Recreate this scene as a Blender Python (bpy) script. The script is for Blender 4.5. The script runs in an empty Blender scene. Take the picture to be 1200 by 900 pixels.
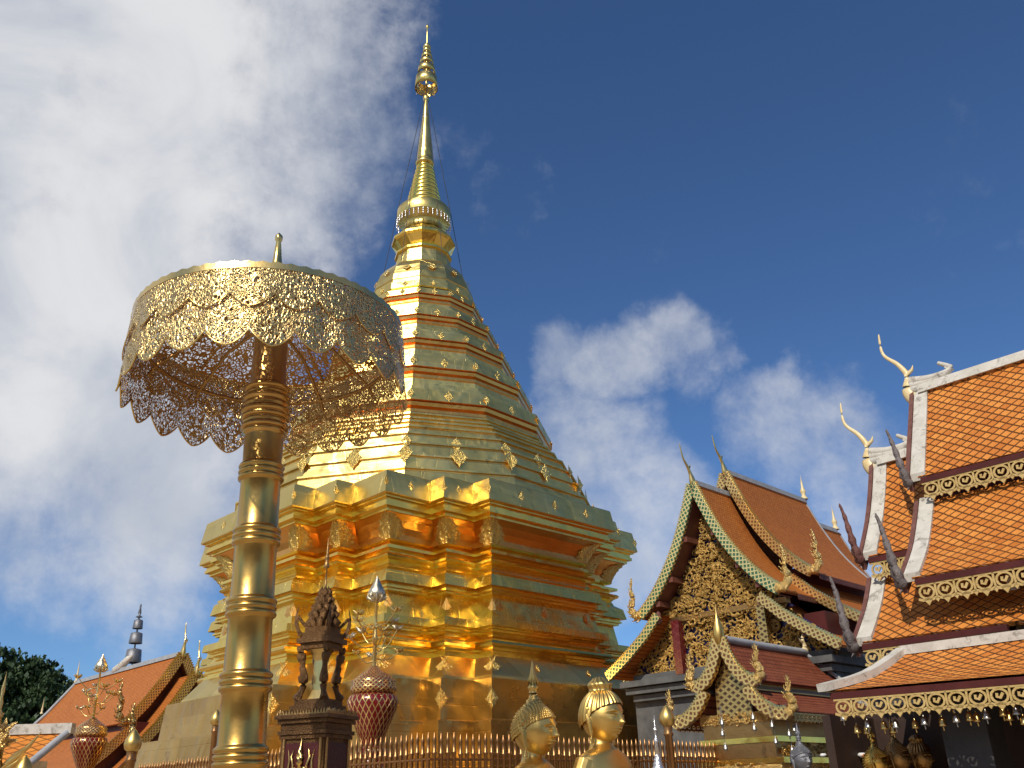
import bpy, math, random
from mathutils import Vector, Matrix
R=math.radians; PI=math.pi
random.seed(7)
S=bpy.context.scene; COL=S.collection
# ------------------------------------------------------------ camera
cam=bpy.data.cameras.new('camera'); co=bpy.data.objects.new('camera',cam); COL.objects.link(co)
co.location=(0,0,1.6)
co.matrix_world=Matrix.Translation((0,0,1.6))@Matrix.Rotation(R(90+24.75),4,'X')@Matrix.Rotation(R(-1.65),4,'Z')
cam.sensor_width=36; cam.lens=36*1055/1200; cam.clip_start=.05; cam.clip_end=3000
S.camera=co
# ------------------------------------------------------------ sky + sun
SUN_AZ=-116.0; SUN_EL=42.0          # azimuth: math angle of the direction towards the sun
W=bpy.data.worlds.new('World'); S.world=W; W.use_nodes=True
nt=W.node_tree; nt.nodes.clear()
def N(nt,t,**k):
    n=nt.nodes.new(t)
    for a,b in k.items():
        if a=='ins':
            for i,v in b.items():
                if hasattr(v,'is_linked') or hasattr(v,'links'): nt.links.new(v,n.inputs[i])
                else: n.inputs[i].default_value=v
        else: setattr(n,a,b)
    return n
def mth(nt,op,a,b=0.0,c=None,clamp=False):
    n=N(nt,'ShaderNodeMath',operation=op,use_clamp=clamp)
    for i,v in enumerate((a,b,c)):
        if v is None: continue
        if isinstance(v,(int,float)): n.inputs[i].default_value=v
        else: nt.links.new(v,n.inputs[i])
    return n.outputs[0]
def mixc(nt,f,a,b,bt='MIX'):
    n=N(nt,'ShaderNodeMix',data_type='RGBA',blend_type=bt)
    for i,v in ((0,f),(6,a),(7,b)):
        if isinstance(v,(int,float)): n.inputs[i].default_value=v
        elif isinstance(v,tuple): n.inputs[i].default_value=v if len(v)==4 else (*v,1)
        else: nt.links.new(v,n.inputs[i])
    return n.outputs[2]
def ramp(nt,f,stops,interp='LINEAR'):
    n=N(nt,'ShaderNodeValToRGB'); cr=n.color_ramp; cr.interpolation=interp
    while len(cr.elements)<len(stops): cr.elements.new(.5)
    for e,(p,c) in zip(cr.elements,stops):
        e.position=p; e.color=(c,c,c,1) if isinstance(c,(int,float)) else (*c,1)
    nt.links.new(f,n.inputs[0]); return n.outputs[0]
def smooth(nt,x,a,b):
    n=N(nt,'ShaderNodeMapRange',interpolation_type='SMOOTHSTEP'); nt.links.new(x,n.inputs[0])
    n.inputs[1].default_value=a; n.inputs[2].default_value=b; return n.outputs[0]
sky=N(nt,'ShaderNodeTexSky',sky_type='NISHITA',sun_disc=False,sun_elevation=R(SUN_EL),sun_rotation=R(90-SUN_AZ),altitude=1000,air_density=1.0,dust_density=.35,ozone_density=2.2)
tc=N(nt,'ShaderNodeTexCoord'); D=tc.outputs['Generated']
wn_=N(nt,'ShaderNodeTexNoise'); wn_.inputs['Scale'].default_value=5.5; wn_.inputs['Detail'].default_value=7; wn_.inputs['Roughness'].default_value=.6; nt.links.new(D,wn_.inputs[0])
wm_=N(nt,'ShaderNodeVectorMath',operation='MULTIPLY_ADD'); nt.links.new(wn_.outputs['Color'],wm_.inputs[0]); wm_.inputs[1].default_value=(.24,.24,.16); nt.links.new(D,wm_.inputs[2])
wz_=N(nt,'ShaderNodeVectorMath',operation='SUBTRACT'); nt.links.new(wm_.outputs[0],wz_.inputs[0]); wz_.inputs[1].default_value=(.12,.12,.08)
wd_=N(nt,'ShaderNodeVectorMath',operation='NORMALIZE'); nt.links.new(wz_.outputs[0],wd_.inputs[0]); DW=wd_.outputs[0]
def lobe(x,y,z,c0,c1):      # soft round patch of sky around a direction
    v=Vector((x,y,z)).normalized()
    n=N(nt,'ShaderNodeVectorMath',operation='DOT_PRODUCT'); nt.links.new(DW,n.inputs[0]); n.inputs[1].default_value=v
    return smooth(nt,n.outputs['Value'],math.cos(R(c0)),math.cos(R(c1)))
def noise(sc,det=8,rough=.6,dist=.3,off=(0,0,0),str_=(1,1,1)):
    m=N(nt,'ShaderNodeMapping'); nt.links.new(D,m.inputs[0]); m.inputs[1].default_value=off; m.inputs[3].default_value=str_
    n=N(nt,'ShaderNodeTexNoise'); nt.links.new(m.outputs[0],n.inputs[0])
    n.inputs['Scale'].default_value=sc; n.inputs['Detail'].default_value=det; n.inputs['Roughness'].default_value=rough; n.inputs['Distortion'].default_value=dist
    return n.outputs[0]
CLOUDS=[((-0.431,0.661,0.614),18.8,2.2,1.08),((-0.294,0.709,0.641),13.8,1.6,0.90),((-0.207,0.687,0.696),10.0,1.2,0.80),((-0.172,0.745,0.645),7.5,0.9,0.60),((-0.480,0.772,0.440),20,2.5,1.10),((-0.393,0.855,0.339),13.8,1.6,0.90),((-0.455,0.849,0.268),9.0,1.3,0.50),((-0.354,0.900,0.253),6.5,0.9,0.40),((-0.275,0.908,0.317),8.8,1.1,0.70),((0.048,0.893,0.437),4.5,0.5,0.5),((0.113,0.900,0.422),4.8,0.6,0.60),((0.187,0.887,0.423),5.2,0.6,0.52),((0.231,0.875,0.426),3.1,0.4,0.42),((0.036,0.934,0.356),5.5,0.9,0.5),((0.081,0.947,0.310),7.1,1.0,0.58),((0.125,0.957,0.263),7.5,0.9,0.62),((0.272,0.895,0.354),5.0,0.7,0.40),((0.320,0.891,0.322),6.5,0.9,0.50),((0.355,0.898,0.258),7.5,0.9,0.60),((0.298,0.876,0.379),3.1,0.4,0.45),((0.024,0.804,0.595),3.8,0.4,0.30),((-0.047,0.763,0.645),3.8,0.4,0.28),
  ((-.85,.2,.35),40,15,.9),((-.2,-.9,.25),50,20,.7),((.9,-.3,.4),30,15,.45)]
tot=None
for d,c0,c1,w in CLOUDS:
    v=mth(nt,'MULTIPLY',lobe(*d,c0,c1),w)
    tot=v if tot is None else mth(nt,'MAXIMUM',tot,v)
n1=noise(6.5,9,.62,.15,(1.3,.4,2.1)); n2=noise(22,6,.65,.1,(4,1,0))
dens=mth(nt,'ADD',mth(nt,'MULTIPLY',tot,.95),mth(nt,'MULTIPLY',mth(nt,'SUBTRACT',n1,.5),1.25))
dens=mth(nt,'ADD',dens,mth(nt,'MULTIPLY',mth(nt,'SUBTRACT',n2,.5),.35))
alpha=smooth(nt,dens,.16,1.0)
shade=smooth(nt,noise(5,7,.55,.6,(7,2,3)),.3,.72)
ccol=mixc(nt,shade,(.60,.65,.74),(.96,.96,.97))
skyc=mixc(nt,1.0,sky.outputs[0],(.70,.97,1.28),'MULTIPLY')
b1=N(nt,'ShaderNodeBackground'); nt.links.new(skyc,b1.inputs[0]); b1.inputs[1].default_value=.082
b2=N(nt,'ShaderNodeBackground'); nt.links.new(ccol,b2.inputs[0]); b2.inputs[1].default_value=.84
mx=N(nt,'ShaderNodeMixShader'); nt.links.new(mth(nt,'MULTIPLY',alpha,.93),mx.inputs[0]); nt.links.new(b1.outputs[0],mx.inputs[1]); nt.links.new(b2.outputs[0],mx.inputs[2])
wo=N(nt,'ShaderNodeOutputWorld'); nt.links.new(mx.outputs[0],wo.inputs[0])
sl=bpy.data.lights.new('sun','SUN'); sl.energy=3.6; sl.angle=R(.6); sl.color=(1,.93,.82)
so=bpy.data.objects.new('sun',sl); COL.objects.link(so); so.location=(-10,-20,40)
sd=Vector((math.cos(R(SUN_AZ))*math.cos(R(SUN_EL)),math.sin(R(SUN_AZ))*math.cos(R(SUN_EL)),math.sin(R(SUN_EL))))
so.rotation_euler=sd.to_track_quat('Z','Y').to_euler()
S.view_settings.view_transform='Standard'; S.view_settings.look='None'; S.view_settings.exposure=0; S.view_settings.gamma=1
S.render.engine='CYCLES'
try: S.cycles.max_bounces=10; S.cycles.glossy_bounces=7; S.cycles.transparent_max_bounces=24; S.cycles.sample_clamp_indirect=6
except Exception: pass
# ------------------------------------------------------------ materials
MAT={}
def newmat(name):
    m=bpy.data.materials.new(name); m.use_nodes=True; t=m.node_tree; b=t.nodes['Principled BSDF']; MAT[name]=m; return m,t,b
def tnoise(t,vec,sc,det=4,rough=.55,dist=0.):
    n=N(t,'ShaderNodeTexNoise'); n.inputs['Scale'].default_value=sc; n.inputs['Detail'].default_value=det; n.inputs['Roughness'].default_value=rough; n.inputs['Distortion'].default_value=dist
    if vec is not None: t.links.new(vec,n.inputs[0])
    return n.outputs[0]
def bump(t,b,h,strength,dist,prev=None):
    n=N(t,'ShaderNodeBump'); n.inputs['Strength'].default_value=strength; n.inputs['Distance'].default_value=dist; t.links.new(h,n.inputs['Height'])
    if prev is not None: t.links.new(prev,n.inputs['Normal'])
    t.links.new(n.outputs[0],b.inputs['Normal']); return n.outputs[0]
def obj_co(t): return N(t,'ShaderNodeTexCoord').outputs['Object']
def uv_co(t): return N(t,'ShaderNodeTexCoord').outputs['UV']
def metal(name,c0,c1,rough=.3,rv=.15,wob=(1.6,.25,.12),fine=(30,.12,.01),stain=None,seams=None,met=1.0):
    m,t,b=newmat(name); v=obj_co(t)
    n=tnoise(t,v,1.3,5,.6,.4); col=mixc(t,ramp(t,n,[(.35,0.),(.68,1.)]),c0,c1)
    if stain:
        s=tnoise(t,v,stain[1],6,.7,1.); col=mixc(t,ramp(t,s,[(stain[2],0.),(stain[2]+.14,1.)]),col,stain[0])
    t.links.new(col,b.inputs['Base Color']); b.inputs['Metallic'].default_value=met
    r=tnoise(t,v,3.5,4); t.links.new(mth(t,'ADD',mth(t,'MULTIPLY',r,rv),rough-rv*.5),b.inputs['Roughness'])
    p=bump(t,b,tnoise(t,v,wob[0],2,.5,.3),wob[1],wob[2])
    if seams:
        s2=N(t,'ShaderNodeSeparateXYZ'); t.links.new(v,s2.inputs[0])
        pu=mth(t,'ADD',mth(t,'DIVIDE',mth(t,'ADD',s2.outputs[0],s2.outputs[1]),seams[0]),60.); pw=mth(t,'ADD',mth(t,'DIVIDE',s2.outputs[2],seams[1]),60.)
        cc=N(t,'ShaderNodeCombineXYZ'); t.links.new(mth(t,'FLOOR',pu),cc.inputs[0]); t.links.new(mth(t,'FLOOR',pw),cc.inputs[1])
        wn=N(t,'ShaderNodeTexWhiteNoise',noise_dimensions='2D'); t.links.new(cc.outputs[0],wn.inputs[0]); sc=N(t,'ShaderNodeSeparateColor'); t.links.new(wn.outputs['Color'],sc.inputs[0])
        hgt=mth(t,'ADD',mth(t,'MULTIPLY',mth(t,'SUBTRACT',sc.outputs[0],.5),mth(t,'FRACT',pu)),mth(t,'MULTIPLY',mth(t,'SUBTRACT',sc.outputs[1],.5),mth(t,'FRACT',pw)))
        p=bump(t,b,hgt,.5,.045,p)
        k=mth(t,'ADD',mth(t,'MULTIPLY',sc.outputs[2],.22),.84); ck=N(t,'ShaderNodeCombineColor'); [t.links.new(k,ck.inputs[i]) for i in range(3)]
        t.links.new(mixc(t,1.,col,ck.outputs[0],'MULTIPLY'),b.inputs['Base Color'])
        dn=N(t,'ShaderNodeTexVoronoi',feature='F1'); dn.inputs['Scale'].default_value=2.3; t.links.new(v,dn.inputs[0])
        p=bump(t,b,smooth(t,dn.outputs['Distance'],.0,.25),.35,.02,p)
        # thin sheet seams: vertical and horizontal lines in object space
        sp=N(t,'ShaderNodeSeparateXYZ'); t.links.new(v,sp.inputs[0])
        hs=None
        for i,w in enumerate((seams[0],seams[0],seams[1])):
            if i==1 and False: continue
            f=mth(t,'ABSOLUTE',mth(t,'SUBTRACT',mth(t,'FRACT',mth(t,'ADD',mth(t,'DIVIDE',sp.outputs[i],w),100.3)),.5))
            l=smooth(t,f,.5-.012/w,.5)
            hs=l if hs is None else mth(t,'MAXIMUM',hs,l)
        p=bump(t,b,mth(t,'MULTIPLY',hs,-1.),.22,.008,p)
    bump(t,b,tnoise(t,v,fine[0],3),fine[1],fine[2],p)
    return m
GOLD=metal('gilt_sheet',(.82,.595,.17),(.88,.67,.24),.34,.14,(1.3,.45,.12),(40,.12,.008),((.52,.37,.13),2.4,.60),(.83,.41),1.)
GOLDM=metal('gilt_moulding',(.92,.62,.13),(.96,.70,.18),.24,.12,(2.0,.32,.08),(40,.1,.006))
GOLDD=metal('gilt_groove_bounce',(.78,.38,.09),(.86,.47,.13),.33,.14,(3,.35,.06),(40,.1,.006))  # orange bounce light of the tier grooves painted into the base colour
GOLDR=metal('gilt_relief',(.95,.70,.28),(.90,.58,.18),.30,.1,(6,.3,.05),(75,1.,.03))
BRONZE=metal('bronze_sheet',(.62,.36,.10),(.76,.47,.14),.30,.2,(1.3,.6,.14),(30,.2,.01),((.35,.19,.08),2.4,.58),(.93,.47))
POLE=metal('brass_pole',(.55,.33,.085),(.66,.42,.12),.30,.16,(4,.2,.03),(24,.16,.006),((.50,.33,.13),5.,.6))
BRASS=metal('brass',(.80,.55,.18),(.86,.62,.24),.28,.12,(8,.2,.02),(60,.15,.004))
LACE=metal('gilt_lace',(.92,.68,.22),(.80,.55,.15),.30,.2,(9,.5,.05),(34,1.,.05))
CARV=metal('carved_gold',(.50,.32,.10),(.68,.45,.15),.42,.15,(9,.5,.03),(75,1.,.02))
BRASSD=metal('aged_brass',(.42,.24,.09),(.55,.34,.12),.38,.15,(8,.3,.02),(60,.5,.01))
STAT=metal('statue_gilding',(.72,.48,.14),(.80,.56,.19),.40,.12,(8,.06,.02),(160,.08,.002))
PALEG=metal('pale_gilt_silver',(.72,.62,.42),(.80,.70,.5),.28,.1,(8,.2,.02),(120,.4,.01))
SILVER=metal('silver',(.75,.74,.72),(.85,.84,.80),.28,.1,(8,.2,.02),(120,.5,.01))
DARKW=metal('dark_gilt_wood',(.08,.04,.018),(.30,.16,.06),.36,.15,(9,.3,.02),(90,1.,.02),None,None,.75)
FENCE=metal('bronze_picket',(.36,.18,.07),(.55,.30,.12),.38,.15,(6,.3,.02),(50,.2,.006))
GREYM=metal('weathered_silver',(.16,.16,.17),(.26,.26,.27),.45,.1,(7,.4,.02),(80,.6,.01),None,None,.6)
def diffuse(name,c0,c1,rough=.7,sc=3,bs=(40,.3,.01),spec=.4,stain=None):
    m,t,b=newmat(name); v=obj_co(t)
    col=mixc(t,ramp(t,tnoise(t,v,sc,6,.65,.3),[(.35,0.),(.68,1.)]),c0,c1)
    if stain:
        col=mixc(t,ramp(t,tnoise(t,v,stain[1],7,.75,.6),[(stain[2],0.),(stain[2]+.12,1.)]),col,stain[0])
    t.links.new(col,b.inputs['Base Color']); b.inputs['Roughness'].default_value=rough
    b.inputs['Specular IOR Level'].default_value=spec
    bump(t,b,tnoise(t,v,bs[0],4),bs[1],bs[2]); return m
WHITE=diffuse('white_plaster',(.50,.465,.39),(.66,.62,.54),.7,4,(40,.3,.006),.3,((.24,.21,.17),6.,.53))
MAROON=diffuse('maroon_paint',(.065,.014,.012),(.10,.022,.018),.55,3,(40,.3,.01),.2)
SOFFIT=diffuse('red_brown_wood',(.14,.045,.03),(.19,.07,.045),.5)
STONE=diffuse('grey_stone',(.08,.08,.078),(.15,.15,.145),.8,3,(30,.4,.01),.3,((.10,.10,.10),5.,.6))
DARK=diffuse('dark_stone',(.035,.033,.032),(.055,.052,.05),.6)
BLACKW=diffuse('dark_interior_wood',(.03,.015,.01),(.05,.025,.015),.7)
GROUNDM=diffuse('pale_paving',(.36,.27,.19),(.46,.36,.26),.55,.8,(8,.2,.01))
EARTH=diffuse('earth',(.10,.09,.05),(.16,.13,.08),.9,.1)
LAMBR=diffuse('gold_painted_fret',(.46,.31,.10),(.60,.43,.17),.5,9,(40,.3,.01),.4,((.25,.16,.06),8.,.58))
CREAM=diffuse('cream_gilt_finial',(.80,.66,.38),(.72,.52,.22),.35,7)
CHARW=diffuse('weathered_grey_wood',(.13,.11,.105),(.22,.19,.18),.75,9,(50,.8,.02))
REDW=diffuse('weathered_red_wood',(.13,.045,.035),(.20,.09,.07),.7,9,(50,.8,.02))
TILECAP=diffuse('grey_ridge_mortar',(.30,.31,.32),(.42,.43,.44),.7,6)
RED=diffuse('red_lacquer',(.05,.006,.005),(.08,.010,.008),.45)
BARK=diffuse('bark',(.07,.05,.035),(.12,.09,.06),.9,4)
ORANGEC=diffuse('orange_cloth',(.65,.16,.03),(.75,.22,.05),.8)
WHITEF=diffuse('white_flowers',(.75,.74,.70),(.82,.80,.78),.8)
BLUEG=diffuse('blue_mosaic',(.02,.025,.11),(.05,.035,.08),.25,20)
def tile(name,c0,c1,dark,su,sv,lw=.12,diamond=True,rough=.4,bs=.9,hor=None):
    m,t,b=newmat(name); v=uv_co(t); sp=N(t,'ShaderNodeSeparateXYZ'); t.links.new(v,sp.inputs[0])
    u=mth(t,'DIVIDE',sp.outputs[0],su); w=mth(t,'DIVIDE',sp.outputs[1],sv)
    wob=tnoise(t,v,3.,3); u=mth(t,'ADD',u,mth(t,'MULTIPLY',mth(t,'SUBTRACT',wob,.5),.35))
    if diamond:
        p=mth(t,'ADD',mth(t,'ADD',u,w),200.); q=mth(t,'ADD',mth(t,'SUBTRACT',w,u),200.)
        fp=mth(t,'FRACT',p); fq=mth(t,'FRACT',q)
        h=mth(t,'MAXIMUM',fp,fq)                       # rises to the tile's lower tip
        e=mth(t,'MAXIMUM',smooth(t,fp,1-lw,1-lw*.3),smooth(t,fq,1-lw,1-lw*.3))
        cv=N(t,'ShaderNodeCombineXYZ'); t.links.new(mth(t,'FLOOR',p),cv.inputs[0]); t.links.new(mth(t,'FLOOR',q),cv.inputs[1])
    else:
        row=mth(t,'FLOOR',mth(t,'ADD',w,200.)); fw=mth(t,'FRACT',mth(t,'ADD',w,200.))
        uu=mth(t,'ADD',mth(t,'ADD',u,mth(t,'MULTIPLY',row,.5)),200.); fu=mth(t,'FRACT',uu)
        h=fw
        e=mth(t,'MAXIMUM',smooth(t,fw,1-lw,1-lw*.3),mth(t,'MULTIPLY',smooth(t,mth(t,'ABSOLUTE',mth(t,'SUBTRACT',fu,.5)),.5-lw*.5,.5),.8))
        cv=N(t,'ShaderNodeCombineXYZ'); t.links.new(mth(t,'FLOOR',uu),cv.inputs[0]); t.links.new(row,cv.inputs[1])
    wn=N(t,'ShaderNodeTexWhiteNoise',noise_dimensions='2D'); t.links.new(cv.outputs[0],wn.inputs[0])
    big=tnoise(t,v,1.1,5,.65)
    col=mixc(t,mth(t,'ADD',mth(t,'MULTIPLY',wn.outputs[0],.6),mth(t,'MULTIPLY',big,.5)),c0,c1)
    stn=ramp(t,tnoise(t,v,2.7,7,.75,.5),[(.56,0.),(.72,1.)])
    col=mixc(t,mth(t,'MULTIPLY',stn,.5),col,tuple(x*.45 for x in c0))
    col=mixc(t,mth(t,'MULTIPLY',e,.9),col,dark)  # tile joints and the overlap shadow at lower edges, painted dark
    t.links.new(col,b.inputs['Base Color']); b.inputs['Roughness'].default_value=rough+.1; b.inputs['Specular IOR Level'].default_value=.2
    bump(t,b,mth(t,'SUBTRACT',h,mth(t,'MULTIPLY',e,1.2)),bs,.02); return m
TILEC=tile('orange_diamond_tiles',(.47,.13,.02),(.74,.29,.06),(.06,.02,.008),.165,.13,.24)
TILEB=tile('terracotta_tiles',(.42,.125,.02),(.58,.19,.035),(.17,.045,.012),.075,.06,.28,False,.5,.6)
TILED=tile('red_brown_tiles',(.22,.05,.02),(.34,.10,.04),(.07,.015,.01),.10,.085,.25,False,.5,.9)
TILEE=tile('orange_striped_tiles',(.62,.19,.03),(.76,.29,.045),(.14,.05,.01),.3,.13,.2,True,.4,.8)
def scale_mat(name,inner,rim,su,sv,met=.6,w=.22):
    m,t,b=newmat(name); v=uv_co(t); sp=N(t,'ShaderNodeSeparateXYZ'); t.links.new(v,sp.inputs[0])
    u=mth(t,'DIVIDE',sp.outputs[0],su); ww=mth(t,'DIVIDE',sp.outputs[1],sv)
    fp=mth(t,'FRACT',mth(t,'ADD',mth(t,'ADD',u,ww),200.)); fq=mth(t,'FRACT',mth(t,'ADD',mth(t,'SUBTRACT',u,ww),200.))
    ap=mth(t,'ABSOLUTE',mth(t,'SUBTRACT',fp,.5)); aq=mth(t,'ABSOLUTE',mth(t,'SUBTRACT',fq,.5))
    e=smooth(t,mth(t,'MAXIMUM',ap,aq),.5-w,.5-w*.6)
    col=mixc(t,e,inner,rim); t.links.new(col,b.inputs['Base Color'])
    t.links.new(mth(t,'MULTIPLY',e,met),b.inputs['Metallic']); b.inputs['Roughness'].default_value=.28
    bump(t,b,e,.7,.015); return m
GREENB=scale_mat('green_mosaic_scales',(.035,.13,.06),(.85,.70,.30),.105,.105)
GOLDB=scale_mat('gold_mosaic_scales',(.16,.06,.02),(.90,.62,.22),.10,.10,.8,.27)
GOLDB2=scale_mat('aged_gold_scales',(.07,.035,.015),(.62,.43,.15),.10,.10,.8,.27)
REDV=scale_mat('red_and_gold_lattice',(.17,.006,.005),(.85,.60,.22),.085,.15,.9,.11)
REDD=scale_mat('dark_red_lattice',(.13,.012,.012),(.20,.045,.04),.16,.16,.1,.08)
# filigree: a real pierced sheet; holes from a procedural mask in the sheet's own coordinates
def filigree(name,c0,c1,sc,th,rough=.3):
    m,t,b=newmat(name); v=uv_co(t)
    mp=N(t,'ShaderNodeMapping'); t.links.new(v,mp.inputs[0])
    w=N(t,'ShaderNodeTexNoise'); w.inputs['Scale'].default_value=sc*.35; t.links.new(v,w.inputs[0])
    wv=N(t,'ShaderNodeVectorMath',operation='MULTIPLY_ADD'); t.links.new(w.outputs['Color'],wv.inputs[0]); wv.inputs[1].default_value=(.06,.06,0); t.links.new(v,wv.inputs[2])
    vo=N(t,'ShaderNodeTexVoronoi',feature='DISTANCE_TO_EDGE'); vo.inputs['Scale'].default_value=sc; t.links.new(wv.outputs[0],vo.inputs[0])
    vo2=N(t,'ShaderNodeTexVoronoi',feature='F1'); vo2.inputs['Scale'].default_value=sc; t.links.new(wv.outputs[0],vo2.inputs[0])
    edge=vo.outputs['Distance']
    # ring in each cell + small centre dot reads as scrollwork
    solid=mth(t,'MAXIMUM',mth(t,'LESS_THAN',edge,th),mth(t,'LESS_THAN',mth(t,'ABSOLUTE',mth(t,'SUBTRACT',vo2.outputs['Distance'],.18)),th*.45))
    sp=N(t,'ShaderNodeSeparateXYZ'); t.links.new(v,sp.inputs[0])
    col=mixc(t,ramp(t,tnoise(t,v,3.,5),[(.35,0.),(.7,1.)]),c0,c1)
    t.links.new(col,b.inputs['Base Color']); b.inputs['Metallic'].default_value=1.; b.inputs['Roughness'].default_value=rough
    p=bump(t,b,tnoise(t,v,6.,2),.05,.02); bump(t,b,smooth(t,edge,0,th*1.6),.6,.006,p)
    t.links.new(solid,b.inputs['Alpha'])
    return m
FILI=filigree('pierced_brass',(.80,.58,.24),(.70,.48,.18),50,.17,.30)
FILI2=filigree('pierced_brass_canopy',(.62,.40,.16),(.55,.33,.12),34,.17,.35)
# ------------------------------------------------------------ mesh builder
class MB:
    def __init__(s): s.v=[]; s.f=[]; s.uv=[]; s.sm=[]
    def add(s,vs,fs,uvs=None,smooth=False,M=None):
        o=len(s.v)
        s.v+= [tuple(M@Vector(p)) if M else tuple(p) for p in vs]
        for i,f in enumerate(fs):
            s.f.append(tuple(o+k for k in f)); s.sm.append(smooth)
            s.uv.append(uvs[i] if uvs else None)
    def box(s,c,d,M=None,taper=1.0):
        x,y,z=d[0]/2,d[1]/2,d[2]/2; t=taper
        vs=[(c[0]+a*x*(t if k>0 else 1),c[1]+b*y*(t if k>0 else 1),c[2]+k*z) for k in(-1,1) for b in(-1,1) for a in(-1,1)]
        s.add(vs,[(0,2,3,1),(4,5,7,6),(0,1,5,4),(2,6,7,3),(0,4,6,2),(1,3,7,5)],None,False,M)
    def loft(s,loops,closed=True,smooth=False,cap=(False,False),M=None,us=None):
        n=len(loops[0]); vs=[p for l in loops for p in l]; fs=[];uv=[]
        L=[[0] for _ in loops]
        for i,l in enumerate(loops):
            for j in range(n): L[i].append(L[i][-1]+(Vector(l[(j+1)%n])-Vector(l[j])).length)
        vv=[0]
        for i in range(len(loops)-1):
            vv.append(vv[-1]+sum((Vector(loops[i+1][j])-Vector(loops[i][j])).length for j in range(0,n,max(1,n//6)))/len(range(0,n,max(1,n//6))))
        m=max(range(len(loops)),key=lambda i:L[i][-1]); U=L[m]
        for i in range(len(loops)-1):
            for j in range(n if closed else n-1):
                k=(j+1)%n
                fs.append((i*n+j,i*n+k,(i+1)*n+k,(i+1)*n+j))
                uv.append([(U[j],vv[i]),(U[j+1],vv[i]),(U[j+1],vv[i+1]),(U[j],vv[i+1])])
        s.add(vs,fs,uv,smooth,M)
        if cap[0]: s.add(loops[0],[tuple(range(n))[::-1]],None,False,M)
        if cap[1]: s.add(loops[-1],[tuple(range(n))],None,False,M)
    def lathe(s,prof,seg=32,M=None,smooth=True,cap=(False,False),rot=0.,sx=1.,sy=1.):
        loops=[[(r*sx*math.cos(rot+2*PI*j/seg),r*sy*math.sin(rot+2*PI*j/seg),z) for j in range(seg)] for r,z in prof]
        s.loft(loops,True,smooth,cap,M)
    def tube(s,pts,rad,n=8,flat=1.,up=(0,0,1),M=None,cap=True,smooth=True):
        pts=[Vector(p) for p in pts]; loops=[]; up=Vector(up)
        for i,p in enumerate(pts):
            d=(pts[min(i+1,len(pts)-1)]-pts[max(i-1,0)]).normalized()
            a=d.cross(up)
            if a.length<1e-3: a=d.cross(Vector((1,.2,0)))
            a.normalize(); b=a.cross(d)
            r=rad[i] if isinstance(rad,(list,tuple)) else rad
            loops.append([tuple(p+a*(r*flat*math.cos(2*PI*k/n))+b*(r*math.sin(2*PI*k/n))) for k in range(n)])
        s.loft(loops,True,smooth,(cap,cap),M)
    def plate(s,poly,axis_fn,th):   # 2D polygon -> prism; axis_fn(x,y,d)->3D
        n=len(poly); a=[axis_fn(x,y,0) for x,y in poly]; b=[axis_fn(x,y,th) for x,y in poly]
        s.add(a+b,[tuple(range(n))[::-1],tuple(range(n,2*n))]+[(i,(i+1)%n,n+(i+1)%n,n+i) for i in range(n)])
    def build(s,name,mat,parent=None,loc=None,rz=0.):
        me=bpy.data.meshes.new(name); me.from_pydata(s.v,[],s.f); me.materials.append(mat)
        me.polygons.foreach_set('use_smooth',s.sm)
        ul=me.uv_layers.new(name='UVMap')
        for p,uv in zip(me.polygons,s.uv):
            for q,li in enumerate(p.loop_indices):
                if uv: ul.data[li].uv=uv[q]
                else:
                    c=me.vertices[me.loops[li].vertex_index].co; ul.data[li].uv=(c.x+c.y*.7,c.z)
        me.update()
        o=bpy.data.objects.new(name,me); COL.objects.link(o)
        if parent: o.parent=parent
        if loc: o.location=loc
        o.rotation_euler.z=rz
        return o
def thing(name,label,cat,loc=(0,0,0),rz=0,group=None):
    o=bpy.data.objects.new(name,None); COL.objects.link(o); o.location=loc; o.rotation_euler.z=rz; o.empty_display_size=.2
    o['label']=label; o['category']=cat
    if group: o['group']=group
    return o
def tag(o,label,cat,group=None):
    o['label']=label; o['category']=cat
    if group: o['group']=group
    return o
def dup(root,loc,rz=None,label=None,scale=None):
    def cp(o,par):
        c=o.copy(); COL.objects.link(c)
        if par: c.parent=par
        for ch in list(o.children): cp(ch,c)
        return c
    r=cp(root,None); r.location=loc
    if rz is not None: r.rotation_euler.z=rz
    if label: r['label']=label
    if scale: r.scale=(scale,)*3
    return r
def T(x,y,z): return Matrix.Translation((x,y,z))
def RZ(a): return Matrix.Rotation(a,4,'Z')
def RX(a): return Matrix.Rotation(a,4,'X')
def RY(a): return Matrix.Rotation(a,4,'Y')
def interp(pts,n):   # catmull-rom through 2D/3D points
    P=[Vector(p) for p in pts]; out=[]
    for i in range(len(P)-1):
        p0=P[max(i-1,0)];p1=P[i];p2=P[i+1];p3=P[min(i+2,len(P)-1)]
        for k in range(n):
            t=k/n; out.append(.5*((2*p1)+(p2-p0)*t+(2*p0-5*p1+4*p2-p3)*t*t+(3*p1-p0-3*p2+p3)*t**3))
    out.append(P[-1]); return out
YAW=R(44.5)
# ------------------------------------------------------------ setting
g=MB(); g.box((0,40,-.25),(400,400,.5)); o=g.build('ground',EARTH); o['kind']='structure'
g=MB(); g.box((0,14,.002),(60,56,.012)); o=g.build('paving',GROUNDM); o['kind']='structure'
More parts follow.
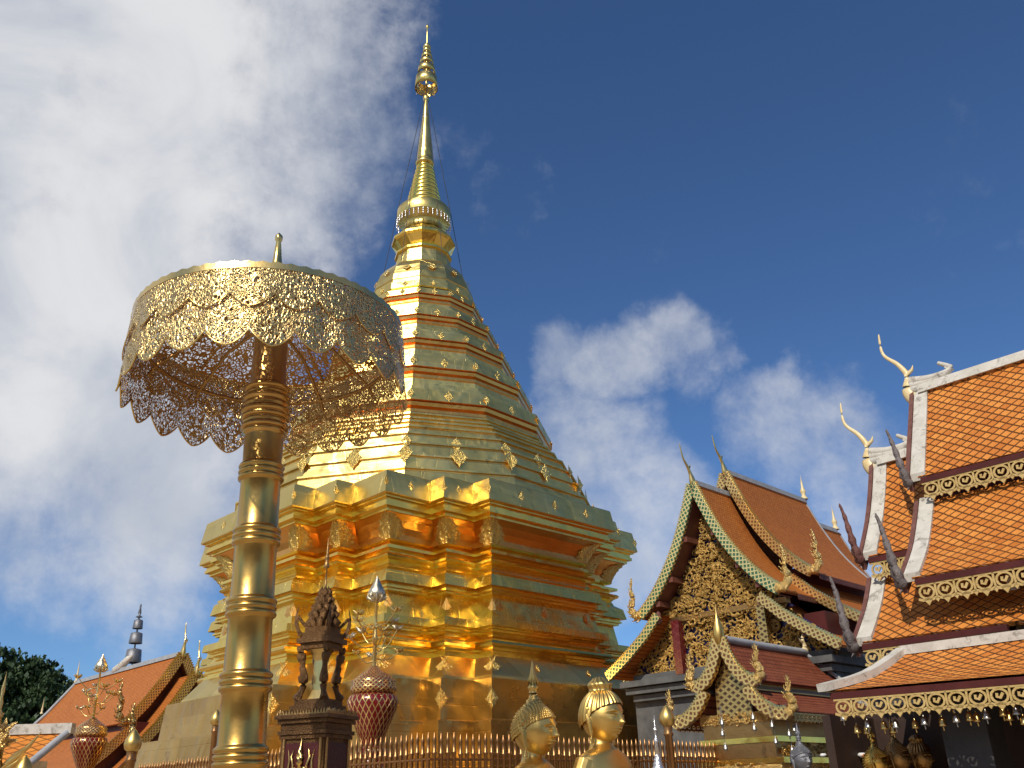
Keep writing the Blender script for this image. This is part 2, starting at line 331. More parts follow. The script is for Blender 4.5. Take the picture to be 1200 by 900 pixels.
# ------------------------------------------------------------ the gilded chedi
CX,CY=-2.45,22.
H0,w0,H1,w1,H2=4.72,1.93,4.23,2.7,3.82
def redent(d,z):
    q=[(H0,w0),(H1,w0),(H1,w1),(H2,w1),(H2,H2),(w1,H2),(w1,H1),(w0,H1),(w0,H0)]
    q=[(a+d,b+d) for a,b in q]
    out=[]
    for k in range(4):
        c,s=[(1,0),(0,1),(-1,0),(0,-1)][k]
        out+=[(c*a-s*b,s*a+c*b,z) for a,b in q]
    return out
chedi=thing('gilded_pagoda','huge gilded stepped pagoda with redented base, twelve sided tiers and tall ringed spire','pagoda',(CX,CY,0),YAW)
def redpart(name,prof,mat,cap=(False,False)):
    m=MB(); m.loft([redent(d,z) for d,z in prof],True,False,cap); return m.build(name,mat,chedi)
GOLDC=metal('burnished_gilt_sheet',(.88,.61,.13),(.92,.68,.19),.27,.14,(1.2,.5,.12),(40,.12,.008),((.60,.40,.12),2.4,.62),(.83,.41),1.)
redpart('base',[(1.3,0),(1.25,1.0),(1.0,1.02),(.95,2.1),(.62,2.13),(.56,2.86),(.30,2.9),(.24,3.6),(.05,3.62)],BRONZE)
redpart('sloping_foot',[(.05,3.62),(.02,3.68),(-.27,4.08)],GOLD)
redpart('foot_moulding',[(-.27,4.08),(-.27,4.13),(-.33,4.14),(-.33,4.19),(-.29,4.2),(-.29,4.25),(-.20,4.27),(-.17,4.31),(-.20,4.36),(-.30,4.38),(-.30,4.41),(-.34,4.42),(-.38,4.47),(-.40,4.55),(-.36,4.56),(-.36,4.60),(-.30,4.61),(-.30,4.64)],GOLDM)
redpart('waist_panel',[(-.30,4.64),(-.20,4.65),(-.22,4.80),(-.43,4.84),(-.50,5.28)],GOLDC)
redpart('waist_moulding',[(-.50,5.28),(-.40,5.29),(-.40,5.33),(-.35,5.34),(-.35,5.38),(-.38,5.39),(-.38,5.42),(-.28,5.43)],GOLDM)
redpart('upper_band',[(-.26,5.43),(-.31,5.66),(-.34,5.68)],GOLDC)
redpart('cornice_moulding',[(-.34,5.68),(-.46,5.76),(-.50,5.86),(-.46,5.90),(-.38,5.94),(-.36,5.98),(-.40,6.02),(-.52,6.04),(-.52,6.09),(-.38,6.11),(-.38,6.17),(-.46,6.19),(-.60,6.2),(-.60,6.25),(-.50,6.27),(-.46,6.31)],GOLDM)
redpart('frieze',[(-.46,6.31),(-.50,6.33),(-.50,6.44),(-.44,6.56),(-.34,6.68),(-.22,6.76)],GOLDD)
redpart('upper_moulding',[(-.22,6.76),(-.18,6.765),(-.18,6.83),(-.09,6.84),(-.09,6.91),(-.12,6.92),(-.12,6.99),(-.05,7.0),(-.05,7.035),(0,7.04)],GOLDM)
redpart('plinth',[(0,7.04),(0.02,7.06),(-.05,7.52),(-.07,7.54)],GOLD,(False,True))
def cleaf(corner,z0,z1,hw,bulge,mat=LACE,name='corner_leaf'):
    # relief leaf folded round a convex corner (x,y of the corner at offset d)
    rl=random.Random(int(abs(corner[0]*100)+corner[1]*7)); m=MB(); sx,sy=(1 if corner[0]>0 else -1),(1 if corner[1]>0 else -1)
    loops=[]; nz=18; ns=26
    for i in range(nz):
        t=i/(nz-1); z=z0+(z1-z0)*t; d=-.50+ .30*t**1.6+bulge*math.sin(PI*(t*.85+.1))
        w=hw*(.35+.65*math.sin(PI*min(1,.15+t*.8)))*(1+.10*math.sin(i*1.7))
        lp=[]
        for j in range(ns+1):
            s=(j/ns-.5)*2; a=abs(s); off=w*a; dd=d-(.05 if a>.9 else 0)+.022*math.sin(a*17+i*.9)*math.sin(i*1.25+a*4)+rl.uniform(-.008,.008)
            x=corner[0]+sx*dd; y=corner[1]+sy*dd
            if s<0: y-=sy*off
            else: x-=sx*off
            lp.append((x,y,z))
        loops.append(lp)
    m.loft(loops,False,True)
    return m.build(name,mat,chedi)
CORN=[(H0,w0),(H1,w1),(H2,H2),(w1,H1),(w0,H0)]
for sx,sy in ((-1,-1),(1,-1),(-1,1)):
    for (a,b) in CORN: cleaf((sx*a,sy*b),6.31,6.80,.36,.035)
# flower emblems
def emblem_pts(s,k=24,deep=.12,kx=.8):
    out=[]
    for i in range(k):
        a=2*PI*i/k; 
        r=s*((abs(math.cos(a))**1.0+abs(math.sin(a))**1.0)**-1.0)*(1+deep*.5*math.cos(8*a))
        out.append((r*math.cos(a)*kx,r*math.sin(a)))
    return out
def emblem_mb(m,O,U,V,Nn,s,half=None,kx=.8,th=.012):
    pts=emblem_pts(s*.9,24,.14,kx)
    if half: pts=[(x,y) for x,y in pts if x*half>=-1e-6]
    if half:
        pts=sorted(pts,key=lambda p:math.atan2(p[1],p[0]*half)); pts=[(0,-s)]+pts+[(0,s)] if False else pts
    O=Vector(O);n=len(pts)
    a=[O+U*x+V*y+Nn*.004 for x,y in pts]; b=[O+U*x*.8+V*y*.8+Nn*th for x,y in pts]; c=O+Nn*(th*1.9)
    if half: c=O+Nn*(th*1.6)
    vs=[tuple(p) for p in a+b]+[tuple(c)]
    fs=[(i,(i+1)%n,n+(i+1)%n,n+i) for i in range(n)]+[(n+i,n+(i+1)%n,2*n) for i in range(n)]
    m.add(vs,fs)
def flat_emblem(parent,O,Nn,s,kx=.8,name='flower_emblem',tilt=0.,mat=LACE):
    Nn=Vector(Nn).normalized(); U=Vector((0,0,1)).cross(Nn).normalized(); V=Nn.cross(U)
    m=MB(); emblem_mb(m,O,U,V,Nn,s,None,kx); return m.build(name,mat,parent)
def fold_emblem(parent,O,N1,N2,s,kx=.8,name='flower_emblem',mat=LACE):
    m=MB()
    for Nn,h in ((N1,1),(N2,-1)):
        Nn=Vector(Nn).normalized(); U=Vector((0,0,1)).cross(Nn).normalized(); V=Nn.cross(U)
        emblem_mb(m,O,U,V,Nn,s,h,kx)
    return m.build(name,mat,parent)
# on the plinth, corners and faces seen from the court
for a,b in CORN: fold_emblem(chedi,(-a+.012,-b+.012,7.28),(0,-1,0),(-1,0,0),.14,.65)
for a,b in CORN[:4]: fold_emblem(chedi,(a-.012,-b+.012,7.28),(0,-1,0),(0,-1,.01),.12,.65)
for x in (-1.0,0,1.0): flat_emblem(chedi,(x,-H0+.012,7.28),(0,-1,0),.15,.7)
for y in (-1.0,0,1.0): flat_emblem(chedi,(-H0+.012,y,7.28),(-1,0,0),.15,.7)
for a,b in ((-2.3,H1),(-3.2,H2)): flat_emblem(chedi,(a,-b+.012,7.28),(0,-1,0),.12,.65)
# waist diamonds
for x in (-1.3,0,1.3):
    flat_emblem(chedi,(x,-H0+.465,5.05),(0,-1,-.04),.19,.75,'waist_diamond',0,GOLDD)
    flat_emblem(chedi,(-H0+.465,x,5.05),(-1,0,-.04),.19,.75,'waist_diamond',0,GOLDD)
for a,b in CORN:
    fold_emblem(chedi,(-a+.467,-b+.467,5.05),(0,-1,0),(-1,0,0),.2,.7,'waist_diamond',GOLDR)
# lace corner leaves on the sloping foot and on the bronze
for a,b in CORN:
    for (d,z,s,k) in ((-.13,3.88,.25,1.05),(.268,3.25,.22,.8)):
        fold_emblem(chedi,(-a-d,-b-d,z),(0,-1,.6 if z>3.5 else .05),(-1,0,.6 if z>3.5 else .05),s,k,'lace_leaf')
for x in (-.6,.9): flat_emblem(chedi,(x,-H0+.12,3.9),(0,-1,.7),.09,.7)
fold_emblem(chedi,(w0+.13,-H0+.13,3.88),(0,-1,.6),(0,-1,.61),.26,1.0,'lace_leaf')
# twelve sided tiers. rotation so that vertices fall on the diagonals
DR=R(3.)
def dodec(r,z): return [(r*math.cos(DR+R(15)+2*PI*j/12),r*math.sin(DR+R(15)+2*PI*j/12),z) for j in range(12)]
# (R measured at the vertices)
TI=[ # band_top_z, band_bot_z(=groove top), groove_bot_z, R at band, next tier's R (ledge end)
 (13.86,13.66,13.42,1.66),(13.02,12.80,12.56,2.08),(12.14,11.90,11.64,2.50),(11.20,10.92,10.64,2.94),(10.16,9.84,9.54,3.42)]
segs=[]
bot=[(8.02,4.42),(8.42,4.20),(8.82,3.96),(9.12,3.78),(9.34,3.66)]
prof0=[(4.66,7.50)]
for (r,za,zb_) in ((4.58,7.53,7.86),(4.42,7.86,8.20),(4.24,8.20,8.54),(4.04,8.54,8.84),(3.84,8.84,9.08),(3.68,9.08,9.26),(3.55,9.26,9.40),(3.46,9.40,9.54)):
    prof0+=[(r,za+.02),(r-.03,zb_-.07),(r-.045,zb_-.065),(r-.045,zb_-.045),(r+.015,zb_-.04),(r+.01,zb_)]
def dpart(name,prof,mat,cap=(False,False)):
    m=MB(); m.loft([dodec(r,z) for r,z in prof],True,False,cap); return m.build(name,mat,chedi)
foot=dpart('stepped_foot',prof0,GOLD)
tiers=[]
for i in range(4,-1,-1):
    zt,zb,zg,r=TI[i]
    nz=TI[i-1][2] if i>0 else 14.0
    nr=TI[i-1][3] if i>0 else 1.47
    tier=dpart('tier',[(r-.02,zb+.03),(r+.03,zb+.03),(r,zt),(r-.04,zt+.005)]+
      [(r-.04-(r-nr)*.33,zt+.01),(r-.05-(r-nr)*.33,zt+(nz-zt)*.33)]+
      [(r-.06-(r-nr)*.62,zt+(nz-zt)*.335),(r-.07-(r-nr)*.62,zt+(nz-zt)*.66)]+
      [(nr-.01,zt+(nz-zt)*.665),(nr-.02,nz)],GOLD)
    h=zb+.03-zg
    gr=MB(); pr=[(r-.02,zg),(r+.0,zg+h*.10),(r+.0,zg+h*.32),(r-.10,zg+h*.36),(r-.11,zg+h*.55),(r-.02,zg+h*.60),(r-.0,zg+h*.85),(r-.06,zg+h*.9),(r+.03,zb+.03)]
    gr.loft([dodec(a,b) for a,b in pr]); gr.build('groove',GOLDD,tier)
    tiers.append((tier,r,zt,zb))
seen=range(12)
def facing(a): # angle in local frame -> world, keep half facing the camera
    w=a+YAW; return math.cos(w-R(-83.6))>-.22
def place_emblems(parent,r,z,s,slope=.1):
    for j in range(12):
        a=DR+R(15)+2*PI*j/12
        n1=(math.cos(a-R(15)),math.sin(a-R(15)),slope); n2=(math.cos(a+R(15)),math.sin(a+R(15)),slope)
        if facing(a): fold_emblem(parent,(r*math.cos(a),r*math.sin(a),z),n1,n2,s*.9,.75)
        am=a+R(15); ra=r*math.cos(R(15))
        if facing(am): flat_emblem(parent,(ra*math.cos(am),ra*math.sin(am),z),(math.cos(am),math.sin(am),slope),s,.8)
for (t,r,zt,zb) in tiers: place_emblems(t,r+.012,(zt+zb+.03)/2,.085+.02*r)
place_emblems(foot,4.43,8.2,.26); place_emblems(foot,4.205,8.55,.2)
bell=dpart('bell',[(1.47,14.0),(1.50,14.03),(1.50,14.2),(1.43,14.22),(1.42,14.34),(1.44,14.36),(1.40,14.55),(1.30,14.83),(1.14,15.05),(.95,15.2),(.82,15.26),(.80,15.5),(.76,15.72)],GOLD)
for j in range(12):
    am=DR+R(30)+2*PI*j/12
    if facing(am): flat_emblem(bell,(1.33*math.cos(am),1.33*math.sin(am),14.72),(math.cos(am),math.sin(am),.45),.12,1.2)
    if facing(am): flat_emblem(bell,(1.455*math.cos(am),1.455*math.sin(am),14.12),(math.cos(am),math.sin(am),.0),.09,1.)
dpart('collar_moulding',[(.76,15.72),(.82,15.74),(.82,15.8),(.72,15.82),(.66,15.95),(.86,16.16),(.92,16.2),(.92,16.27),(.84,16.29),(.78,16.42),(.60,16.62)],GOLDM)
m=MB(); m.lathe([(.60,16.62),(.55,16.64),(.55,16.95),(.76,17.02),(.79,17.08),(.78,17.38),(.73,17.44),(.55,17.46)],40); crown=m.build('lotus_crown',GOLD,chedi)
for j in range(36):
    a=2*PI*j/36
    if not math.cos(a+YAW-R(-83.6))>-.5: continue
    m=MB(); m.lathe([(0,.05),(.018,.035),(.026,.0),(.004,-.03),(.018,-.05),(.024,-.085),(.004,-.11),(.018,-.13),(.02,-.16),(0,-.19)],6)
    m.build('pendant',SILVER,crown,(.79*math.cos(a),.79*math.sin(a),17.0))
prof=[(.54,17.46)]
nr=10
for k in range(nr):
    z=17.48+k*(19.12-17.48)/nr; r=.54-.32*k/nr; dz=(19.12-17.48)/nr
    prof+=[(r-.05,z),(r,z+dz*.25),(r+.01,z+dz*.5),(r-.01,z+dz*.72),(r-.07,z+dz*.8),(r-.075,z+dz*.98)]
m=MB(); m.lathe(prof,32); m.build('ringed_spire',GOLDM,chedi)
m=MB(); m.lathe([(.16,19.1),(.27,19.14),(.28,19.2),(.24,19.24),(.24,19.4),(.21,19.8),(.15,20.4),(.09,21.1),(.055,21.62),(.08,21.66),(.09,21.72),(.10,21.8),(.05,21.86),(.03,21.95),(.03,24.0)],24); m.build('needle',GOLD,chedi)
um=MB(); um.lathe([(.03,24.0),(.10,23.98),(.13,23.9),(.10,23.82),(.05,23.8),(.03,24.1),(.022,24.3),(.016,24.72),(.05,24.76),(.05,24.82),(.015,24.86),(0,24.95)],16)
fin=um.build('tiered_parasol_finial',GOLD,chedi)
for (r,z0,z1) in ((.36,22.15,22.60),(.285,22.76,23.02),(.225,23.13,23.32),(.175,23.41,23.56),(.13,23.64,23.78)):
    q=MB(); q.lathe([(r,z0),(r+.004,z0),(r*.93,z1),(r*.90,z1+.006)],28)
    q.lathe([(r-.014,z0),(r*.91,z1-.004)],28); q.tube([(-r*.92,0,z1-.02),(r*.92,0,z1-.02)],.012,5); q.tube([(0,-r*.92,z1-.02),(0,r*.92,z1-.02)],.012,5); q.build('parasol_ring',GOLD,fin)
q=MB()
for k in range(6):
    a=k*PI/3; q.tube([(.04*math.cos(a),.04*math.sin(a),21.85),(.32*math.cos(a),.32*math.sin(a),22.16)],.012,5)
    q.tube([(.33*math.cos(a),.33*math.sin(a),22.2),(.33*math.cos(a),.33*math.sin(a),21.98)],.012,5)
q.build('stay_rods',GREYM,fin)
for k in range(6):
    a=R(20)+k*PI/3; q=MB(); q.tube([(.04*math.cos(a),.04*math.sin(a),21.9),(.75*math.cos(a),.75*math.sin(a),17.6),(1.14*math.cos(a),1.14*math.sin(a),15.1)],.009,4)
    q.build('guy_wire',DARK,chedi)
# ------------------------------------------------------------ the ceremonial umbrella
UX,UY=-1.403,4.95
umb=thing('ceremonial_umbrella','tall brass ceremonial umbrella with pierced filigree canopy on ringed pole','umbrella',(UX,UY,0)); umb.rotation_euler.y=-.020
pr=[(.19,0),(.19,.1),(.15,.14),(.135,.4)]
rings=[1.83,2.195,2.58,2.975,3.355]
zz=.4
def rad(z): return .132-(z-.4)*.0065
for rz in rings:
    pr+=[(rad(rz)-.001,rz-.06)]
    for k in range(3):
        c=rz-.034+k*.034; pr+=[(rad(rz)+.004,c-.017),(rad(rz)+.015,c-.010),(rad(rz)+.018,c),(rad(rz)+.015,c+.010),(rad(rz)+.004,c+.017)]
    pr+=[(rad(rz)-.001,rz+.06)]
pr+=[(.113,3.58)]
m=MB(); m.lathe(pr,48); m.build('pole',POLE,umb)
pr=[(.113,3.58)]
for c,r in ((3.605,.128),(3.635,.138),(3.668,.132),(3.70,.14),(3.735,.145),(3.775,.138),(3.815,.142),(3.85,.13),(3.885,.136)):
    pr+=[(r-.012,c-.016),(r,c-.007),(r,c+.007),(r-.012,c+.016)]
pr+=[(.108,3.92),(.100,4.3),(.13,4.33),(.14,4.42),(.05,4.5)]
m=MB(); m.lathe(pr,48); m.build('collar',metal('copper_brass',(.60,.35,.10),(.70,.44,.14),.26,.14,(5,.25,.03),(40,.2,.006)),umb)
NS=22
def scal(th,n,depth):
    t=(th/(2*PI)*n)%1.0; s_=abs(2*t-1); return depth*(.78*(1-s_**2.1)+.22*(1-s_))
def valance(name,ra,rb,za,zb,depth,n,ph=0,mat=FILI):
    m=MB(); K=n*12; loops=[]
    for i in range(7):
        f=i/6; lp=[]
        for j in range(K):
            th=2*PI*j/K+ph; zl=zb-scal(th-ph,n,depth); z=za+(zl-za)*f
            r=ra+(rb-ra)*((za-z)/(za-zb)) + .006*math.sin(th*n)*f
            lp.append((r*math.cos(th),r*math.sin(th),z))
        loops.append(lp)
    m.loft(loops,True,True); o=m.build(name,mat,umb)
    e=MB(); e2=loops[-1]; pts=[Vector(p) for p in e2]+[Vector(e2[0])]
    e.tube(pts,.0055 if name=='valance' else .003,5,cap=False); e.build('scalloped_edge',BRASS,o)
    return o
val=valance('valance',.80,.825,4.275,3.87,.10,NS)
valance('upper_valance',.81,.822,4.275,4.09,.085,NS,PI/NS)
m=MB(); K=132; lo=[];up=[]
for j in range(K):
    a=2*PI*j/K; lo.append((.814*math.cos(a),.814*math.sin(a),4.25)); up.append((.812*math.cos(a),.812*math.sin(a),4.285+(.010 if j%2 else 0)))
m.loft([lo,up],True,True); m.loft([[(x*.985,y*.985,z) for x,y,z in lo],[(x*.985,y*.985,z) for x,y,z in up]],True,True)
m.build('toothed_rim',BRASS,umb)
m=MB(); m.lathe([(.80,4.275),(.6,4.34),(.3,4.49),(.08,4.60)],66); m.build('canopy_top',FILI2,umb)
m=MB(); m.tube([(.73*math.cos(2*PI*j/60),.73*math.sin(2*PI*j/60),4.12) for j in range(61)],.013,6,cap=False); m.build('hoop',BRASSD,umb)
for k in range(11):
    a=2*PI*k/11+.2; m=MB(); c,s_=math.cos(a),math.sin(a)
    m.tube([(.09*c,.09*s_,4.36),(.45*c,.45*s_,4.30),(.73*c,.73*s_,4.12),(.77*c,.77*s_,4.06)],.012,5)
    m.tube([(.12*c,.12*s_,4.50),(.45*c,.45*s_,4.44),(.745*c,.745*s_,4.28)],.010,5)
    m.build('rib',BRASSD,umb)
m=MB(); m.lathe([(.10,4.58),(.10,4.60),(.05,4.62),(.045,4.66),(.055,4.69),(.055,4.72),(.036,4.76),(.026,4.85),(.016,4.96),(.024,4.97),(.024,5.00),(0,5.03)],20); m.build('finial',BRASS,umb)
# ------------------------------------------------------------ fence of bronze pickets
def fence(x,y,length,n,label,flip):
    f=thing('picket_fence',label,'fence',(x,y,0),0,'bronze fences round the pagoda')
    d=Vector((math.cos(YAW),math.sin(YAW),0)) if flip else Vector((-math.sin(YAW),math.cos(YAW),0))
    b=MB(); q=[d*0,d*length]; nrm=Vector((-d.y,d.x,0))*.09
    b.add([tuple(p+s*nrm+Vector((0,0,z))) for z in (0,.9) for p in q for s in (-1,1)],[(0,1,3,2),(4,6,7,5),(0,4,5,1),(2,3,7,6),(0,2,6,4),(1,5,7,3)]); b.build('plinth_wall',STONE,f)
    for z in (1.1,2.02):
        r=MB(); r.tube([tuple(q[0]+Vector((0,0,z))),tuple(q[1]+Vector((0,0,z)))],.016,6); r.build('rail',FENCE,f)
    base=MB(); base.lathe([(.021,.9),(.021,2.06),(.028,2.075),(.028,2.09),(.020,2.10),(.019,2.20),(.024,2.215),(.013,2.25),(0,2.30)],8)
    first=None
    rr=random.Random(n)
    for i in range(n):
        p=d*((i+.5)/n*length); hh=rr.uniform(-.012,.012)
        if first is None: first=base.build('picket',FENCE,f,tuple(p))
        else:
            c=first.copy(); COL.objects.link(c); c.parent=f; c.location=tuple(p+Vector((0,0,hh)))
    return f
FX,FY=-1.0,10.6
fence(FX,FY,5.5,58,'bronze picket fence along the right side of the gilded pagoda, behind the gold statue heads',True)
fence(FX,FY,7.6,78,'bronze picket fence along the left side of the gilded pagoda, running behind the brass pole',False)
def budpost(x,y,h,s,label,grp='lotus bud fence posts'):
    m=MB(); m.lathe([(.075*s,0),(.075*s,.1),(.045*s,.14),(.045*s,h-.36*s),(.06*s,h-.35*s),(.06*s,h-.33*s),(.05*s,h-.31*s),(.055*s,h-.25*s)],16)
    t=thing('lotus_bud_post',label,'post',(x,y,0),0,grp); m.build('post',FENCE,t)
    b=MB(); b.lathe([(.05*s,h-.25*s),(.085*s,h-.22*s),(.098*s,h-.165*s),(.085*s,h-.11*s),(.045*s,h-.05*s),(.018*s,h-.015*s),(0,h)],16); b.build('lotus_bud',STAT,t)
budpost(1.50,9.9,2.45,.85,'bronze post with gold flame bud beside the right end of the picket fence')
budpost(-3.03,7.5,2.18,.68,'bright gold lotus bud on a post in front of the tiled hall at left')
budpost(-2.72,8.5,2.40,.55,'small gold lotus bud just left of the brass umbrella pole')
budpost(-3.08,6.0,1.93,.6,'gold lotus bud at the bottom left corner near the leafy gold ornament')
# ------------------------------------------------------------ temple parts
def offset(curve,d):
    out=[]
    for i,p in enumerate(curve):
        a=curve[max(i-1,0)]; b=curve[min(i+1,len(curve)-1)]; t=Vector((b[0]-a[0],b[1]-a[1])).normalized(); n=Vector((-t.y,t.x))
        out.append((p[0]+n.x*d,p[1]+n.y*d))
    return out
def slope(name,par,curve,x0,x1,mat,sgn=1,th=.05,x1b=None,axis='x'):
    # curve: (h,z) from ridge to eave, h>=0 ; sgn side ; optional hipped/splayed end x1b at the eave
    m=MB(); n=len(curve); L=[0]
    for i in range(n-1): L.append(L[-1]+math.hypot(curve[i+1][0]-curve[i][0],curve[i+1][1]-curve[i][1]))
    NX=2
    vs=[];
    def P(x,h,z): return (x,sgn*h,z) if axis=='x' else (sgn*h,x,z)
    for i in range(n):
        xe=x1 if x1b is None else x1+(x1b-x1)*L[i]/L[-1]
        for x in (x0,xe): vs.append((P(x,curve[i][0],curve[i][1]),(x,L[i])))
    low=offset(curve,-th if sgn>0 else -th)
    pts=[v[0] for v in vs]+[P(v[1][0],low[i//2][0],low[i//2][1]-.0) for i,v in enumerate(vs)]
    fs=[];uv=[]
    for i in range(n-1):
        q=(2*i,2*i+1,2*i+3,2*i+2); fs.append(q); uv.append([vs[k][1] for k in q])
    N2=2*n
    for i in range(n-1):
        q=(N2+2*i,N2+2*i+2,N2+2*i+3,N2+2*i+1); fs.append(q); uv.append(None)
        fs.append((2*i,2*i+2,N2+2*i+2,N2+2*i)); uv.append(None)
        fs.append((2*i+1,N2+2*i+1,N2+2*i+3,2*i+3)); uv.append(None)
    fs.append((2*n-2,2*n-1,N2+2*n-1,N2+2*n-2)); uv.append(None)
    m.add(pts,fs,uv,False); return m.build(name,mat,par)
def board(par,curve,x,w,th,mat,sgn,edge=BRASS,tooth=.055,naga=None,nagamat=None,axis='x',name='bargeboard'):
    P=(lambda X,h,z:(X,sgn*h,z)) if axis=='x' else (lambda X,h,z:(sgn*h,X,z))
    a=offset(curve,w/2); b=offset(curve,-w/2)
    m=MB(); m.loft([[P(x-th/2,*a[i]),P(x-th/2,*b[i]),P(x+th/2,*b[i]),P(x+th/2,*a[i])] for i in range(len(curve))],True,False,(True,True))
    o=m.build(name,mat,par)
    # saw-toothed bead edging on the upper edge
    L=0; d=[]; up=offset(curve,w/2+tooth*.2); up2=offset(curve,w/2+tooth)
    pts=[];
    S_=[0]
    for i in range(len(a)-1): S_.append(S_[-1]+math.hypot(a[i+1][0]-a[i][0],a[i+1][1]-a[i][1]))
    def at_(c,s):
        for i in range(len(S_)-1):
            if s<=S_[i+1]+1e-9:
                f=(s-S_[i])/(S_[i+1]-S_[i]); return (c[i][0]+(c[i+1][0]-c[i][0])*f,c[i][1]+(c[i+1][1]-c[i][1])*f)
        return c[-1]
    n=max(2,int(S_[-1]/tooth)); top=[];bo=[]
    for k in range(n*2+1):
        s=S_[-1]*k/(2*n); top.append(at_(up2 if k%2 else up,s)); bo.append(at_(a,s))
    m=MB()
    loops=[[P(x-th*.45,*bo[i]),P(x-th*.45,*top[i]),P(x+th*.1,*top[i]),P(x+th*.1,*bo[i])] for i in range(len(top))]
    m.loft(loops,True,False,(True,True)); m.build('toothed_edging',edge,o)
    if naga:
        flame(o,[P(x,h,z) for h,z in naga[0]],naga[1],nagamat or mat,P)
    return o
def flame(par,pts,r,mat,P,name='naga_finial',th=.5):
    c=interp(pts,5); m=MB(); n=len(c)
    rad_=[r*(1-.85*(i/(n-1))**1.3)*(1+.18*math.sin(i*1.7)) for i in range(n)]
    m.tube(c,rad_,8,1.0,cap=True)
    ax=Vector(P(1,0,0))-Vector(P(0,0,0))
    for i in range(2,n-2,2):      # flame tongues along the back of the crest
        t=(c[i+1]-c[i-1]).normalized(); nn=t.cross(ax).normalized()
        for sg in (1,-1):
            L=r*(1.9 if sg==1 else 1.1)*(1-.6*i/n)
            p=c[i]; m.tube([p,p+nn*sg*L*.55+t*L*.2,p+nn*sg*L*.8+t*L*.9],[rad_[i]*.55,rad_[i]*.35,.004],5,.7)
    return m.build(name,mat,par)
def chofa(par,pts,r,mat,name='horn_finial',beak=True):
    c=interp(pts,6); n=len(c); m=MB()
    rr=[r*(.6+.35*math.exp(-((i/n-.12)/.12)**2)-.5*i/n) for i in range(n)]
    rr[0]=r*.7; rr[-1]=r*.06
    m.tube(c,rr,10,.75)
    if beak:
        k=int(n*.45); t=(c[k+1]-c[k]).normalized(); side=(c[k]-(c[0]+c[-1])/2); side=(side-t*side.dot(t)).normalized()
        m.tube([c[k]-t*.02,c[k]+side*r*.9,c[k]+side*r*1.3+t*r*.5],[rr[k]*.8,rr[k]*.55,.004],6)
    return m.build(name,mat,par)
def curls(m,poly,n,rmin,rmax,place,seed,th=.02):
    rnd=random.Random(seed)
    xs=[p[0] for p in poly]; ys=[p[1] for p in poly]
    def inside(x,y):
        c=False
        for i in range(len(poly)):
            x1,y1=poly[i]; x2,y2=poly[i-1]
            if (y1>y)!=(y2>y) and x<(x2-x1)*(y-y1)/(y2-y1)+x1: c=not c
        return c
    k=0
    tries=0
    while k<n and tries<n*20:
        tries+=1
        x=rnd.uniform(min(xs),max(xs)); y=rnd.uniform(min(ys),max(ys))
        if not inside(x,y): continue
        k+=1; r=rnd.uniform(rmin,rmax); a0=rnd.uniform(0,6.28); sg=rnd.choice((1,-1)); d0=rnd.uniform(0,th*1.5)
        pts=[]
        for i in range(11):
            t=i/10; a=a0+sg*t*5.5; q=r*(1-.8*t); pts.append(place(x+q*math.cos(a),y+q*math.sin(a),d0+th*.8*t))
        m.tube(pts,[r*.10+r*.16*math.sin(PI*min(1,(i+1.5)/12)) for i in range(11)],5,1.)
def lambrequin(par,p0,p1,h,mod,mat,name='fretwork_eave',th=.02,drop=True):
    p0=Vector(p0);p1=Vector(p1); d=(p1-p0); L=d.length; d.normalize(); up=Vector((0,0,1)); nn=d.cross(up).normalized()
    n=max(1,round(L/mod)); w=L/n; m=MB()
    def Q(x,z,k): return p0+d*x+up*z+nn*k
    def strip(pts,wd):
        lp=[]
        for i,(x,z) in enumerate(pts):
            a=pts[max(i-1,0)];b=pts[min(i+1,len(pts)-1)]; t=Vector((b[0]-a[0],b[1]-a[1])).normalized(); q=Vector((-t.y,t.x))*wd/2
            lp.append([tuple(Q(x+q.x,z+q.y,0)),tuple(Q(x-q.x,z-q.y,0)),tuple(Q(x-q.x,z-q.y,th)),tuple(Q(x+q.x,z+q.y,th))])
        m.loft(lp,True,False,(True,True))
    strip([(0,-h*.05),(L,-h*.05)],h*.12)
    for k in range(n):
        cx=(k+.5)*w; s=w/2
        strip([(cx+s*.78*math.cos(a),-h*.42+h*.30*math.sin(a)) for a in [2*PI*i/12 for i in range(13)]],h*.10)
        strip([(cx-s*.35,-h*.30),(cx-s*.05,-h*.50),(cx+s*.25,-h*.45),(cx+s*.2,-h*.30)],h*.12)
        strip([(cx-s*1.0,-h*.05),(cx-s*.98,-h*.4),(cx-s*1.0,-h*.72)],h*.09)
        strip([(cx-s*1.02,-h*.70),(cx-s*.5,-h*.78),(cx,-h*.74),(cx+s*.5,-h*.78),(cx+s*1.02,-h*.70)],h*.12)
        if drop:
            for (c_,hh,ww) in ((cx,.30,.55),(cx-s,.2,.35)):
                tri=[(c_-s*ww,-h*.74),(c_+s*ww,-h*.74),(c_+s*ww*.4,-h*(.74+hh*.55)),(c_,-h*(.74+hh)),(c_-s*ww*.4,-h*(.74+hh*.55))]
                m.plate(tri,lambda x,z,k_:tuple(Q(x,z,k_)),th)
    return m.build(name,mat,par)
